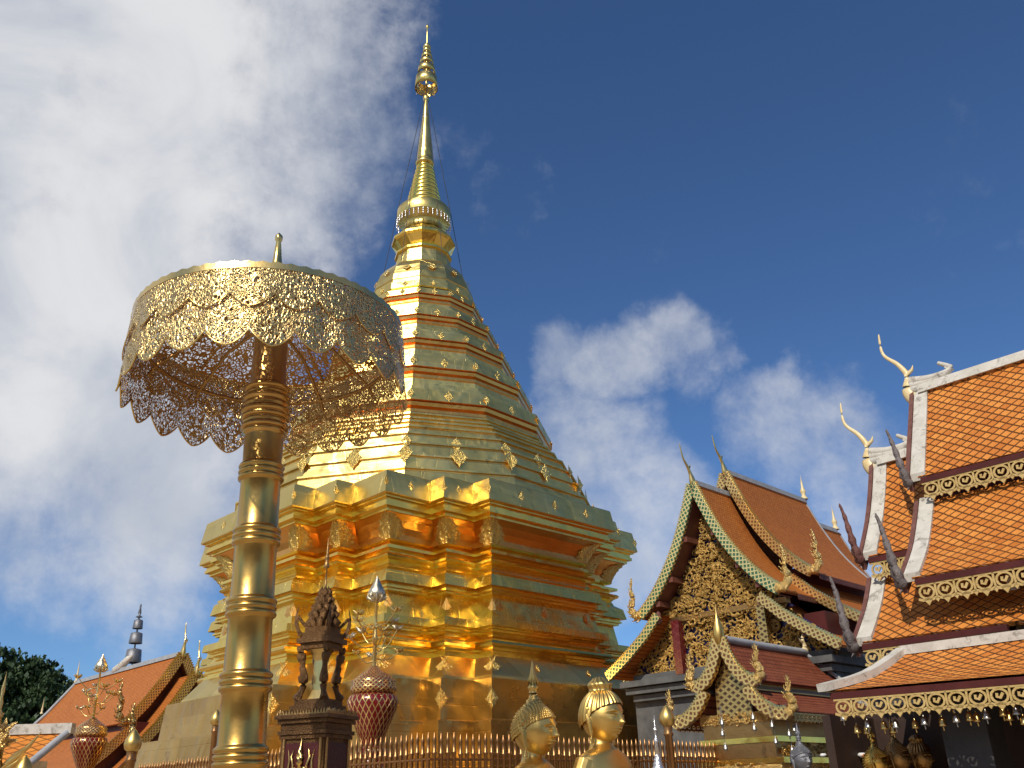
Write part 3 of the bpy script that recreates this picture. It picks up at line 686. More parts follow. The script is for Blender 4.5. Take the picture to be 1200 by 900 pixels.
# ------------------------------------------------------------ temple B, the carved-gable hall right of the pagoda
BX,BY,BZ=3.51,17.,7.14
hall=thing('carved_gable_hall','temple hall with carved gold gable, green bargeboards and brown tiled roof beside the pagoda','temple',(BX,BY,0),YAW)
c1=interp([(.0,.02),(.30,-.70),(.60,-1.27),(.95,-1.76),(1.30,-2.13),(1.55,-2.32)],3)
c1=[(p[0],p[1]+BZ) for p in [tuple(q) for q in [Vector((a.x,a.y)) for a in c1]]]
def shift(c,dz,dy=0): return [(a+dy,b+dz) for a,b in c]
c2=[(a,b+BZ) for a,b in [(1.12,-2.36),(1.5,-2.72),(2.0,-3.08),(2.49,-3.38)]]
tips=[(1.50,BZ-2.30),(1.66,BZ-2.30),(1.76,BZ-2.15),(1.70,BZ-1.95),(1.74,BZ-1.80),(1.70,BZ-1.55)]
def roofset(x0,x1,x1b,dz,mat,front=True):
    for sg in (-1,1):
        slope('roof',hall,shift(c1,dz),x0,x1,mat,sg,.05,x1b if x1b else None)
        slope('lower_roof',hall,shift(c2,dz),x0,(x1b or x1),mat,sg,.05)
        if front:
            board(hall,shift(c1,dz-.02),x0-.03,.17,.07,GREENB if dz==0 else GOLDB,sg,BRASS,.05,([(h,z+dz) for h,z in tips],.085),GOLDR)
            board(hall,shift(c2,dz-.02),x0-.03,.15,.07,GREENB if (dz==0 and sg>0) else GOLDB,sg,BRASS,.05)
roofset(.0,1.25,None,0,TILEB)
roofset(1.23,4.45,4.62,.49,TILEB)
roofset(4.5,5.9,6.1,0,TILEB,False)
for x0,x1,z in ((.05,1.25,0),(1.25,4.47,.49),(4.47,5.75,0)):
    m=MB(); m.box(((x0+x1)/2,0,BZ+z+.045),(x1-x0,.09,.10)); m.build('ridge_cap',TILECAP,hall)
for sg in (-1,):
    m=MB(); cc=shift(c1,.49); m.loft([[(4.44+.17*i/(len(cc)-1),sg*a,b+.03),(4.50+.17*i/(len(cc)-1),sg*a,b+.03),(4.50+.17*i/(len(cc)-1),sg*a,b-.08),(4.44+.17*i/(len(cc)-1),sg*a,b-.08)] for i,(a,b) in enumerate(cc)],True,False,(True,True)); m.build('verge_cap',TILECAP,hall)
    m=MB(); cc=c1; m.loft([[(5.86+.2*i/(len(cc)-1),sg*a,b+.03),(5.92+.2*i/(len(cc)-1),sg*a,b+.03),(5.92+.2*i/(len(cc)-1),sg*a,b-.08),(5.86+.2*i/(len(cc)-1),sg*a,b-.08)] for i,(a,b) in enumerate(cc)],True,False,(True,True)); m.build('verge_cap',TILECAP,hall)
# dark red walls between upper roof and lower roof, and the clerestory
for x0,x1,dz in ((.56,1.3,0),(1.5,4.6,.49),(4.6,6.,0)):
    m=MB(); m.box(((x0+x1)/2,0,BZ+dz-2.45),(x1-x0,2.3,.62)); m.build('clerestory_wall',MAROON,hall)
    for sg in (-1,1):
        lambrequin(hall,(x0,sg*1.56,BZ+dz-2.34),(x1,sg*1.56,BZ+dz-2.34),.10,.09,SOFFIT,'eave_fringe',.015)
m=MB(); m.box((3.3,0,(BZ-3.35)/2),(5.9,4.3,BZ-3.4)); m.build('hall_wall',STONE,hall)
m=MB(); m.box((3.5,0,BZ-3.03),(5.8,4.0,.68)); m.build('upper_wall',MAROON,hall)
for z,e in ((3.32,.12),(3.45,.22),(3.58,.30)):
    m=MB(); m.box((3.3,0,z),(5.9+e*2,4.3+e*2-.35,.11)); m.build('stone_cornice',STONE,hall)
for x in (.7,2.2,4.2,5.8):
    m=MB(); m.box((x,-2.18,1.7),(.32,.18,3.2)); m.build('pilaster',STONE,hall)
# gable infill set back behind the boards
gp=[(0,-.28)]+[(a,b-BZ-.24) for a,b in c1[2:]]+[(1.30,-2.55)]
full=[(-a,b) for a,b in gp[::-1]]+gp[1:]
m=MB(); m.plate([(a,BZ+b) for a,b in full],lambda y,z,d:(.42+d,y,z),.05); m.build('gable_panel',BLUEG,hall)
m=MB(); curls(m,[(a,BZ+b+.0) for a,b in full],620,.045,.11,lambda y,z,d:(.40-d,y,z),3,.035)
for k in range(9):  # central stem
    z=BZ-.6-k*.2; m.lathe([(0,.12),(.05,.05),(.07,0),(.03,-.06),(0,-.1)],8,T(.37,0,z))
m.build('gable_carving',CARV,hall)
lp=[(-1.30,BZ-2.52),(1.30,BZ-2.52),(1.95,BZ-3.0),(2.2,BZ-3.52),(-2.2,BZ-3.52),(-1.95,BZ-3.0)]
m=MB(); m.plate(lp,lambda y,z,d:(.47+d,y,z),.05); m.build('lower_gable_panel',BLUEG,hall)
m=MB(); curls(m,lp,620,.045,.11,lambda y,z,d:(.455-d,y,z),9,.035); m.build('lower_gable_carving',CARV,hall)
m=MB(); m.box((.40,0,BZ-2.44),(.14,2.9,.10)); m.build('tie_beam',BRASSD,hall)
m=MB(); m.box((.50,0,BZ-3.56),(.2,4.4,.07)); m.build('sill_beam',GOLDB2,hall)
for y in (.95,-.95):
    m=MB(); m.box((.33,y,BZ-2.97),(.17,.17,1.0)); m.build('column',REDD if y>0 else GOLDB2,hall)
# soffits under the front overhang + purlin ends
for sg in (-1,1):
    slope('soffit',hall,[(max(0,a-.05),b-.075) for a,b in c1],-.0,.45,SOFFIT,sg,.02)
    for i in (4,8,11): 
        m=MB(); a,b=c1[min(i,len(c1)-1)]; m.box((.22,sg*(a-.07),b-.13),(.44,.10,.10)); m.build('purlin',SOFFIT,hall)
    m=MB(); a,b=1.28,BZ-2.28
    m.lathe([(.0,-.16),(.05,-.15),(.07,-.09),(.035,-.05),(.06,0),(.05,.05),(0,.1)],10,T(.02,sg*1.15,BZ-2.38)); m.build('lotus_bracket',REDW,hall)
for (x,dz,lean) in ((-.02,0,0),(1.2,.49,0)):
    z=BZ+dz+.05
    chofa(hall,[(x,0,z-.1),(x-.04,0,z+.12),(x-.16,0,z+.28),(x-.26,0,z+.48),(x-.30,0,z+.78)] if False else [(x+.04,0,z-.08),(x-.01,0,z+.12),(x-.10,0,z+.30),(x-.22,0,z+.46),(x-.29,0,z+.74)],.085,BRASS)
for x,z in ((4.45,BZ+.58),(5.75,BZ+.09)):
    m=MB(); m.lathe([(.09,0),(.07,.05),(.04,.1),(.06,.16),(.065,.2),(.03,.28),(.02,.42),(.006,.5),(0,.62)],12,T(x,0,z)); m.build('ridge_finial',CREAM,hall)
# ------------------------------------------------------------ temple D, the small gilded pavilion in front of it
PX,PY,PZ=3.04,14.,3.69
pav=thing('gilded_pavilion','small gilded pavilion with dark red tiled roofs and curled gold bargeboards below the carved gable','pavilion',(PX,PY,0),YAW)
d1=[(a,b+PZ) for a,b in [(.02,.02),(.10,-.22),(.20,-.42),(.33,-.57),(.47,-.64),(.56,-.62)]]
d2=[(a,b+PZ) for a,b in [(.36,-.70),(.46,-.86),(.60,-1.0),(.78,-1.10),(.93,-1.12),(.99,-1.08)]]
t1=[(.54,PZ-.62),(.62,PZ-.55),(.60,PZ-.44),(.56,PZ-.36),(.60,PZ-.24),(.58,PZ-.12)]
t2=[(.97,PZ-1.10),(1.06,PZ-1.02),(1.05,PZ-.92),(1.0,PZ-.84),(1.04,PZ-.72),(1.02,PZ-.60)]
for sg in (-1,1):
    board(pav,d1,-.03,.15,.09,GOLDB,sg,BRASS,.045,(t1,.07),GOLDR)
    board(pav,d2,-.03,.15,.09,GOLDB,sg,BRASS,.045,(t2,.07),GOLDR)
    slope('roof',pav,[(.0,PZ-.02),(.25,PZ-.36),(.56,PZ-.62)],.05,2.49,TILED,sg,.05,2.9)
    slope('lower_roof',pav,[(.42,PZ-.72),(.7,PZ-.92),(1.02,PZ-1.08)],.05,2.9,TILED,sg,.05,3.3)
    m=MB(); m.box((1.5,sg*.42,PZ-.70),(2.8,.06,.05)); m.build('roof_kerb',TILECAP,pav)
    m=MB(); m.box((1.45,sg*.42,PZ-.66),(2.75,.06,.2)); m.build('frieze_board',BRASSD,pav)
    lambrequin(pav,(.05,sg*1.0,PZ-1.10),(3.25,sg*1.0,PZ-1.10),.12,.12,BRASSD,'eave_fringe',.015)
m=MB(); m.tube([(.03,0,PZ+.03),(1.3,0,PZ+.02),(2.49,0,PZ+.03)],.06,8); m.build('ridge_cap',TILECAP,pav)
for a,b,z0,z1 in ((2.49,2.92,PZ-.0,PZ-.62),):
    m=MB(); m.tube([(a,0,z0),(b,-.57,z1)],.035,6); m.tube([(b-.0,-.42,z1-.1),(b+.42,-1.03,z1-.46)],.035,6); m.build('hip_cap',TILECAP,pav)
m=MB(); m.lathe([(.03,-.05),(.065,.0),(.085,.1),(.075,.2),(.04,.32),(.012,.42),(0,.62)],14,T(-.04,0,PZ-.02)); m.build('apex_bud',STAT,pav)
chofa(pav,[(2.46,0,PZ),(2.50,0,PZ+.12),(2.46,0,PZ+.24),(2.50,0,PZ+.34),(2.47,0,PZ+.44)],.085,CREAM,'rear_finial')
m=MB(); m.plate([(-.30,PZ-1.15),(-.28,PZ-.62),(0,PZ-.12),(.28,PZ-.62),(.30,PZ-1.15)],lambda y,z,d:(.12+d,y,z),.05); m.build('gable_panel',GOLDB2,pav)
# gilded tiered body
bz=PZ-1.15
for (hw,z0,z1,mt,nm) in ((.62,bz-.02,bz+.12,GOLDR,'upper_frieze'),(.58,bz-.22,bz-.02,BRASSD,'wall_panel'),(.66,bz-.30,bz-.22,GOLDM,'body_moulding'),(.60,bz-.50,bz-.30,BRASSD,'wall_panel'),(.72,bz-.58,bz-.50,GOLDM,'body_moulding'),(.66,bz-.80,bz-.58,GOLDR,'relief_band'),(.8,0,bz-.8,BRASSD,'body_base')):
    m=MB(); m.box((1.0,0,(z0+z1)/2),(1.5+hw*.4,hw*2,z1-z0-.004)); m.build(nm,mt,pav)
m=MB(); curls(m,[(-.6,bz-.02),(.6,bz-.02),(.6,bz+.11),(-.6,bz+.11)],50,.03,.05,lambda y,z,d:(.12-d,y,z),5,.015); m.build('upper_carving',GOLDR,pav)
m=MB(); curls(m,[(-.6,bz-.78),(.6,bz-.78),(.6,bz-.6),(-.6,bz-.6)],60,.03,.06,lambda y,z,d:(.10-d,y,z),6,.015); m.build('front_carving',GOLDR,pav)
m=MB(); curls(m,[(.2,bz-.78),(1.8,bz-.78),(1.8,bz-.6),(.2,bz-.6)],80,.03,.06,lambda x,z,d:(x,-.67-d,z),16,.015)
curls(m,[(.2,bz-.48),(1.8,bz-.48),(1.8,bz-.32),(.2,bz-.32)],80,.03,.05,lambda x,z,d:(x,-.61-d,z),17,.015); m.build('side_carving',GOLDR,pav)
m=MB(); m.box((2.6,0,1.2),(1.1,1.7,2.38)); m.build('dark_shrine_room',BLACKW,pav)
for y in (-.9,.9):
    m=MB(); m.box((3.15,y,1.25),(.1,.1,2.45)); m.build('post',BLACKW,pav)
# ------------------------------------------------------------ temple C, white-edged orange roofs at right
QX,QY,QZ=5.92,12.,6.82
vih=thing('orange_roofed_hall','bright orange diamond tiled hall with white plaster verges and gold fretwork eaves at right edge','temple',(QX,QY,0),YAW)
YE=-7.0
e1=[(a,b+QZ) for a,b in [(0,0),(.28,-.50),(.57,-1.0),(.86,-1.50)]]
e2=[(a,b+QZ) for a,b in [(.72,-1.80),(1.02,-2.22),(1.32,-2.58),(1.74,-2.95)]]
def csl(name,c,y0,y1,mat=TILEC): return slope(name,vih,c,y1,y0,mat,-1,.06,None,'y')
csl('roof',e1,-.02,YE); csl('middle_roof',e2,-.02,YE)
slope('roof_rear_slope',vih,e1,YE,-.02,TILEC,1,.06,None,'y'); slope('middle_roof_rear',vih,e2,YE,-.02,TILEC,1,.06,None,'y')
def verge(c,y,w=.19,mat=WHITE,name='white_verge',th=.10):
    m=MB(); m.loft([[(-a,y+w*.35,b+th*.6),(-a,y-w*.65,b+th*.6),(-a+.02,y-w*.65,b-th*.4),(-a+.02,y+w*.35,b-th*.4)] for a,b in c],True,False,(True,True))
    o=m.build(name,mat,vih)
    m=MB(); m.loft([[(-a-.05,y+w*.35+.004,b+th*.2),(-a-.05,y+w*.35+.06,b+th*.2),(-a+.04,y+w*.35+.06,b-th*1.6),(-a+.04,y+w*.35+.004,b-th*1.6)] for a,b in c],True,False,(True,True)); m.build('verge_board',REDW,o)
    return o
verge(interp(e1,3),0); verge(interp(e2,3),-.0)
DZ=-.88; YB=.80
f1=[(a,b+QZ+DZ) for a,b in [(0,0),(.25,-.50),(.55,-1.0),(.96,-1.53)]]
f2=[(a,b+QZ+DZ) for a,b in [(.80,-1.80),(1.05,-2.15),(1.30,-2.42),(1.60,-2.70)]]
csl('rear_roof',f1,YB,-.1); csl('rear_middle_roof',f2,YB,-2.6)
verge(interp(f1,3),YB); verge(interp(f2,3),YB)
for (y0,y1,z) in ((.0,YE,QZ),(YB,.0,QZ+DZ)):
    m=MB(); n=10
    pts=[(y0+(y1-y0)*i/n) for i in range(n+1)]
    m.loft([[(-.09,y,z-.04),(-.05,y,z+.10),(.05,y,z+.10),(.09,y,z-.04)] for y in pts],True,False,(True,True)); m.build('white_ridge',WHITE,vih)
for (y,z) in ((.0,QZ),(YB,QZ+DZ)):
    # upswept plaster crest behind the horn, in three steps
    m=MB()
    for k in range(3):
        pts=[(0,y+.10-k*.0,z+.06+.07*k),(0,y-.16-.1*k*.2,z+.06+.045*k),(0,y-.36-.07*k,z+.13+.03*k),(0,y-.52+.09*k,z+.24+.05*k)]
        m.tube(interp(pts,4),[.075-.004*i for i in range(13)],8,.9)
    m.build('ridge_crest',WHITE,vih)
    chofa(vih,[(0,y+.10,z-.12),(0,y+.16,z+.10),(0,y+.12,z+.30),(0,y+.22,z+.52),(0,y+.40,z+.76),(0,y+.40,z+1.10)],.11,CREAM)
# weathered naga finials at the verge feet
def nag(p,s,mat,name='naga_finial'):
    x,y,z=p
    pts=[(x+.12*s,y+.02,z+.05*s),(x-.03*s,y+.02,z-.02*s),(x-.10*s,y+.03,z+.18*s),(x-.07*s,y+.07,z+.45*s),(x-.02*s,y+.12,z+.72*s),(x-.04*s,y+.15,z+.92*s)]
    flame(vih,pts,.082*s,mat,lambda X,h,zz:(h,X,zz),name)
nag((-.84,.10,QZ-1.52),.85,CHARW); nag((-1.72,.10,QZ-2.97),.95,CHARW)
nag((-.96,YB+.10,QZ+DZ-1.53),.85,REDW); nag((-1.60,YB+.10,QZ+DZ-2.72),.95,CHARW)
# under-eave walls
m=MB(); m.box((-.33,YE/2+.1,QZ-1.62),(.66,-YE-.4,.42)); m.build('clerestory_wall',MAROON,vih)
m=MB(); m.box((-.35,.32,QZ+DZ-1.62),(.9,.8,.44)); m.build('clerestory_wall',MAROON,vih)
m=MB(); m.box((-.45,YE/2-.45,QZ-3.25),(1.2,-YE-.9,.9)); m.build('lattice_wall',REDD,vih)
m=MB(); m.box((-.2,YE/2+.3,QZ-3.0),(1.0,-YE+.2,1.4)); m.build('inner_wall',MAROON,vih)
m=MB(); m.lathe([(.15,-3.82),(.15,-3.74),(.12,-3.70),(.10,-3.5),(.09,-3.0)],4,T(-1.12,-.93,QZ)@RZ(R(45)),False,(True,True)); m.build('white_post',WHITE,vih)
for (x,y0,y1,z) in ((-.88,-.06,YE,QZ-1.56),(-1.76,-.06,YE,QZ-3.01),(-.98,YB,.0,QZ+DZ-1.59),(-1.62,YB,-.9,QZ+DZ-2.76)):
    m=MB(); m.box((x+.02,(y0+y1)/2,z),(.06,abs(y1-y0),.07)); m.build('eave_board',MAROON,vih)
    lambrequin(vih,(x,y1,z-.03),(x,y0,z-.03),.25,.22,LAMBR)
# skirt roof
k0=[(-1.95,.16,QZ-3.80),(-1.95,YE,QZ-3.80)]; k1=[(-3.0,.60,QZ-4.24),(-3.0,YE,QZ-4.36)]
m=MB(); 
for i in range(12):
    pass
A0,A1=Vector(k0[0]),Vector(k0[1]); B0,B1=Vector(k1[0]),Vector(k1[1])
n=4; rows=[]
for i in range(n+1):
    t=i/n; sag=-.07*math.sin(PI*t)
    rows.append([A0.lerp(B0,t)+Vector((0,0,sag)),A1.lerp(B1,t)+Vector((0,0,sag))])
vs=[];uv=[]
for i in range(n):
    a,b=rows[i]; c,d=rows[i+1]; L=(B0-A0).length
    m.add([a,b,d,c],[(0,1,2,3)],[[(a.y,i*L/n),(b.y,i*L/n),(d.y,(i+1)*L/n),(c.y,(i+1)*L/n)]])
    dz=Vector((0,0,-.07)); m.add([a+dz,c+dz,d+dz,b+dz],[(0,1,2,3)])
m.build('skirt_roof',TILEC,vih)
m=MB(); far=[A0,B0,Vector((-.2,.60,QZ-4.24)),Vector((-.2,.16,QZ-3.80))]
m.add(far,[(0,1,2,3)],[[(0,0),(0,1.1),(2.8,1.1),(1.8,0)]]); m.build('skirt_roof_end',TILEC,vih)
m=MB(); m.loft([[tuple(p+Vector((-.04,.06,.05))),tuple(p+Vector((-.04,-.06,.05))),tuple(p+Vector((-.02,-.06,-.03))),tuple(p+Vector((-.02,.06,-.03)))] for p in interp([A0,A0.lerp(B0,.5)+Vector((0,0,-.05)),B0+Vector((-.06,.04,.02))],4)],True,False,(True,True)); m.build('white_hip',WHITE,vih)
m=MB(); m.box((-1.97,(A0.y+A1.y)/2,QZ-3.79),(.13,A0.y-A1.y,.10)); m.build('white_ridge',WHITE,vih)
m=MB(); a=B0+Vector((-.02,0,-.06)); b=B1+Vector((-.02,0,-.06)); m.loft([[tuple(p+Vector((0,0,.035))),tuple(p+Vector((.08,0,.035))),tuple(p+Vector((.08,0,-.035))),tuple(p+Vector((0,0,-.035)))] for p in (a,b)],True,False,(True,True)); m.build('eave_board',MAROON,vih)
lambrequin(vih,tuple(b+Vector((.0,0,-.03))),tuple(a+Vector((.0,-.03,-.03))),.215,.20,LAMBR,'fretwork_eave',.02)
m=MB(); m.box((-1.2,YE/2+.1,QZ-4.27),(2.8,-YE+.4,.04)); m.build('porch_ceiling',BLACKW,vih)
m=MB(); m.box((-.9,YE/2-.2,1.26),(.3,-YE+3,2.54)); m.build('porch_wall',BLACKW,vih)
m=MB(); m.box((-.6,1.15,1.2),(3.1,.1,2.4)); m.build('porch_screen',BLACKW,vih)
m=MB(); m.box((0,0,1.2),(.46,.46,2.4)); m.build('dark_pillar',DARK,vih,(-2.2,-.5,0))
m=MB(); m.box((0,0,1.2),(.52,.5,2.4)); m.build('dark_pillar',DARK,vih,(-2.2,-3.6,0))
# ------------------------------------------------------------ temple A, left behind
AX,AY,AZ=-9.82,27.,5.66
lh=thing('left_tiled_hall','red brown tiled hall with gold scaled bargeboards behind the pagoda at lower left','temple',(AX,AY,0),YAW)
g1=[(a,b+AZ) for a,b in [(0,0),(.45,-.75),(.9,-1.40),(1.30,-1.86)]]
g2=[(a,b+AZ) for a,b in [(1.2,-2.05),(1.8,-2.65),(2.6,-3.3)]]
h1=shift(g1,-.63); h2=shift(g2,-.63)
def lsl(nm,c,y0,y1,sg=-1,y1b=None): return slope(nm,lh,c,y0,y1,TILEB,sg,.05,y1b,'y')
lsl('roof',g1,0,8.2,-1,9.2); lsl('roof_rear',g1,0,8.2,1,9.2); lsl('lower_roof',g2,0,9.2); lsl('lower_roof_rear',g2,0,9.2,1)
lsl('front_roof',h1,-1.02,.1); lsl('front_lower_roof',h2,-1.02,.1)
lsl('front_roof_rear',h1,-1.02,.1,1)
ntip=[(1.28,AZ-1.85),(1.45,AZ-1.85),(1.60,AZ-1.65),(1.56,AZ-1.35),(1.66,AZ-1.1),(1.62,AZ-.85)]
for sg in (-1,1):
    board(lh,g1,-.03,.22,.1,GOLDB,sg,BRASS,.07,(ntip,.11),GOLDB2,'y')
    board(lh,h1,-1.05,.22,.1,GOLDB,sg,BRASS,.07,([(a,b-.63) for a,b in ntip],.11),GOLDB2,'y')
    board(lh,g2,-.03,.2,.1,GOLDB,sg,BRASS,.07,None,None,'y'); board(lh,h2,-1.05,.2,.1,GOLDB,sg,BRASS,.07,None,None,'y')
m=MB(); m.plate([(0,AZ-.2),(1.25,AZ-2.0),(2.5,AZ-3.3),(-2.5,AZ-3.3),(-1.25,AZ-2.0)],lambda x,z,d:(x,.3+d,z),.05); m.build('gable_panel',SOFFIT,lh)
m=MB(); m.plate([(0,AZ-.83),(1.25,AZ-2.6),(2.5,AZ-3.9),(-2.5,AZ-3.9),(-1.25,AZ-2.6)],lambda x,z,d:(x,-.7+d,z),.05); m.build('front_gable_panel',SOFFIT,lh)
m=MB(); m.box((0,4,AZ-2.02),(2.3,8.4,.3)); m.build('clerestory_wall',MAROON,lh)
m=MB(); m.box((0,4.2,1.1),(4.2,9.,2.2)); m.build('hall_wall',WHITE,lh)
m=MB(); m.box((0,4.1,AZ+.05),(.12,8.2,.12)); m.build('ridge_cap',TILECAP,lh)
m=MB(); m.tube([(-0,8.22,AZ+.02),(-.62,8.7,AZ-.95),(-1.32,9.22,AZ-1.86)],.06,6); m.build('verge_cap',TILECAP,lh)
for y,z in ((0,AZ),(-1.02,AZ-.63)): chofa(lh,[(0,y,z-.1),(0,y-.03,z+.2),(0,y-.08,z+.42),(0,y-.02,z+.62),(0,y+.02,z+.92)],.12,BRASS)
for x,y,z,s in ((0,8.2,AZ+.05,.8),(-.72,8.95,AZ-.95,.55)):
    m=MB(); m.lathe([(.11,0),(.08,.08),(.05,.15),(.07,.25),(.04,.4),(.025,.6),(0,1.)],10,T(x,y,z)@Matrix.Scale(s,4)); m.build('ridge_finial',CREAM,lh)
m=MB(); m.tube([(0,4.9,AZ+.1),(0,4.4,AZ+.18),(0,3.9,AZ+.35),(0,3.6,AZ+.42)],[.12,.14,.11,.03],8,.8); m.build('plaster_crest',WHITE,lh)
ch=thing('tiered_ridge_parasol','dark weathered tiered metal parasol standing behind the ridge of the left tiled hall','parasol',(-12.75,30.6,0))
m=MB(); m.tube([(0,0,3),(0,0,7.9)],.03,6); m.build('mast',GREYM,ch)
for z,r,h in ((6.0,.26,.42),(6.62,.21,.33),(7.1,.16,.27)):
    m=MB(); m.lathe([(r,z),(r*1.02,z+.01),(r*.88,z+h),(.03,z+h+.05)],14); m.build('parasol_tier',GREYM,ch)
m=MB(); m.lathe([(.12,7.48),(.03,7.55),(.06,7.62),(0,7.95)],8); m.build('tip',GREYM,ch)
# low orange roof at far left
lw=thing('low_orange_roof_gallery','low gallery with bright orange tiles and grey ridge at the bottom left','building',(-8.6,16.,0))
m=MB(); m.add([(-4,0,2.82),(1.05,0,2.82),(.55,-1.1,1.9),(-4,-1.1,1.9)],[(0,3,2,1)],[[(-4,0),(-4,1.4),(.55,1.4),(1.05,0)]]); m.add([(-4,0,2.76),(1.05,0,2.76),(.55,-1.1,1.84),(-4,-1.1,1.84)],[(0,1,2,3)]); m.build('roof',TILEE,lw)
m=MB(); m.box((-1.45,0,2.87),(5.1,.16,.16)); m.build('ridge_cap',WHITE,lw)
m=MB(); m.tube([(1.05,0,2.84),(.78,-.55,2.34),(.55,-1.1,1.92)],.06,6); m.build('verge_cap',TILECAP,lw)
m=MB(); m.box((-1.8,.3,1.2),(4.4,.9,2.4)); m.build('gallery_wall',WHITE,lw)
# ------------------------------------------------------------ statues
def gs(x,c,w): return math.exp(-((x-c)/w)**2)
def statue(loc,rz,label,mat,style,h=.345,cat='statue',body=True,name='golden_statue',group=None,res=(120,90),curlmat=None):
    # loc: ground point; zc: chin height passed in loc[2]
    zc=loc[2]; st=thing(name,label,cat,(loc[0],loc[1],0),rz,group); m=MB()
    hh=h/2; ctr=zc+hh*.98
    NU,NV=res; loops=[]
    for j in range(NV+1):
        v=-PI/2+PI*j/NV; lp=[]
        for i in range(NU):
            u=2*PI*i/NU; fx,fy=math.sin(u),-math.cos(u)      # u=0 faces -Y
            cz=math.sin(v); cr=math.cos(v) if cz>0 else math.sqrt(max(0,1-abs(cz)**3.0))*(.97+.03*math.cos(v))
            x=fx*cr; y=fy*cr; z=cz
            jaw=1-.36*max(0,-z)**1.5; X=x*.385*h*jaw; Z=z*hh
            Y=y*.46*h*(1-(.14 if y<0 else .34)*max(0,-z)**1.5) 
            if y<0:   # face features
                q=X/h; w=Z/h; f=max(0,-y)**.5
                dy=0
                dy+=.056*gs(q,0,.050)*(1/(1+math.exp(-(w+.155)/.012)))*(1/(1+math.exp((w-.06)/.05)))*(1.15-max(0,(w+.14))*3.4)
                dy+=.035*gs(q,0,.085)*gs(w,-.13,.035)
                for e in (-1,1):
                    dy-=.055*gs(q,e*.155,.085)*gs(w,.045,.05)
                    dy+=.045*gs(q,e*.155,.062)*gs(w,.012,.026)
                    dy-=.010*gs(q,e*.155,.07)*gs(w,-.018,.008)
                    dy+=.034*gs(q,e*.15,.09)*gs(w-.10+abs(q-e*.13)*.25,0,.020)
                    dy+=.02*gs(q,e*.2,.08)*gs(w,-.1,.08)
                dy+=.052*gs(q,0,.085)*gs(w,-.230,.020)+.050*gs(q,0,.075)*gs(w,-.280,.020)-.030*gs(q,0,.11)*gs(w,-.255,.008)
                dy+=.035*gs(q,0,.09)*gs(w,-.40,.06)-.012*gs(q,0,.1)*gs(w,-.33,.025)
                Y-=dy*h*f*1.3
            lp.append((X,Y,ctr+Z))
        loops.append(lp)
    m.loft(loops,True,True)
    if body:
        k=h
        # neck, shoulders and chest down to the crossed legs
        S_=[(.20,.18,.55,.09),(.205,.19,.30,.09),(.21,.20,.05,.08),(.24,.23,-.04,.06),(.36,.28,-.12,.02),(.58,.31,-.19,.02),(.74,.34,-.30,.02),(.80,.37,-.52,.0),(.76,.38,-.95,-.02),(.66,.36,-1.35,-.02),(.56,.34,-1.8,.0),(.60,.38,-2.1,.0),(.66,.42,-2.25,0)]
        lp=[]; A_=interp([(a,b,z) for a,b,z,yo in S_],4); Y_=interp([(yo,0,0) for a,b,z,yo in S_],4)
        for (a,b,z),(yo,_,_) in zip(A_,Y_):
            lp.append([(math.cos(t)*a*k*.98, yo*k+math.sin(t)*b*k, zc+z*k) for t in [2*PI*i/56 for i in range(56)]])
        m.loft(lp,True,True,(True,True))
        for sg in (-1,1):
            m.tube(interp([(sg*.62*k,.03*k,zc-.36*k),(sg*.84*k,.04*k,zc-.75*k),(sg*.98*k,.04*k,zc-1.35*k),(sg*1.0*k,-.02*k,zc-1.75*k),(sg*.72*k,-.42*k,zc-2.05*k),(sg*.30*k,-.66*k,zc-2.18*k)],4),[k*(.20-.006*i) for i in range(21)],12)
            m.tube(interp([(sg*.25*k,0,zc-2.3*k),(sg*1.0*k,-.25*k,zc-2.35*k),(sg*1.35*k,-.55*k,zc-2.42*k),(sg*.7*k,-.95*k,zc-2.42*k),(-sg*.2*k,-.9*k,zc-2.38*k)],4),[k*(.30-.008*i) for i in range(17)],12)
            for f in range(4):
                x0=sg*(.22-.06*f)*k; m.tube([(x0,-.66*k-.02*f,zc-2.16*k),(x0-sg*.14*k,-.76*k,zc-2.17*k),(x0-sg*.28*k,-.78*k,zc-2.2*k)],[.05*k,.045*k,.03*k],6)
            m.tube([(sg*.28*k,-.6*k,zc-2.14*k),(sg*.14*k,-.66*k,zc-2.05*k),(sg*.02*k,-.72*k,zc-2.04*k)],[.05*k,.05*k,.035*k],6)
    # ears with long lobes
    for sg in (-1,1):
        e=[(sg*.375*h,.02*h,zc+.60*h),(sg*.41*h,.06*h,zc+.63*h),(sg*.425*h,.07*h,zc+.52*h),(sg*.40*h,.03*h,zc+.38*h),(sg*.385*h,.01*h,zc+.15*h),(sg*.39*h,.01*h,zc-.02*h)]
        m.tube(interp(e,3),[h*(.045+.012*math.sin(i*.9)) for i in range(16)],8,.55)
    o=m.build('body',mat,st)
    if body:
        md=o.modifiers.new('fuse','REMESH'); md.mode='VOXEL'; md.voxel_size=.0030*h/.345; md.use_smooth_shade=True
        sm=o.modifiers.new('soft','SMOOTH'); sm.iterations=1; sm.factor=.5
    # hair cap
    hm=MB(); loops=[]; NU2=150; NV2=80
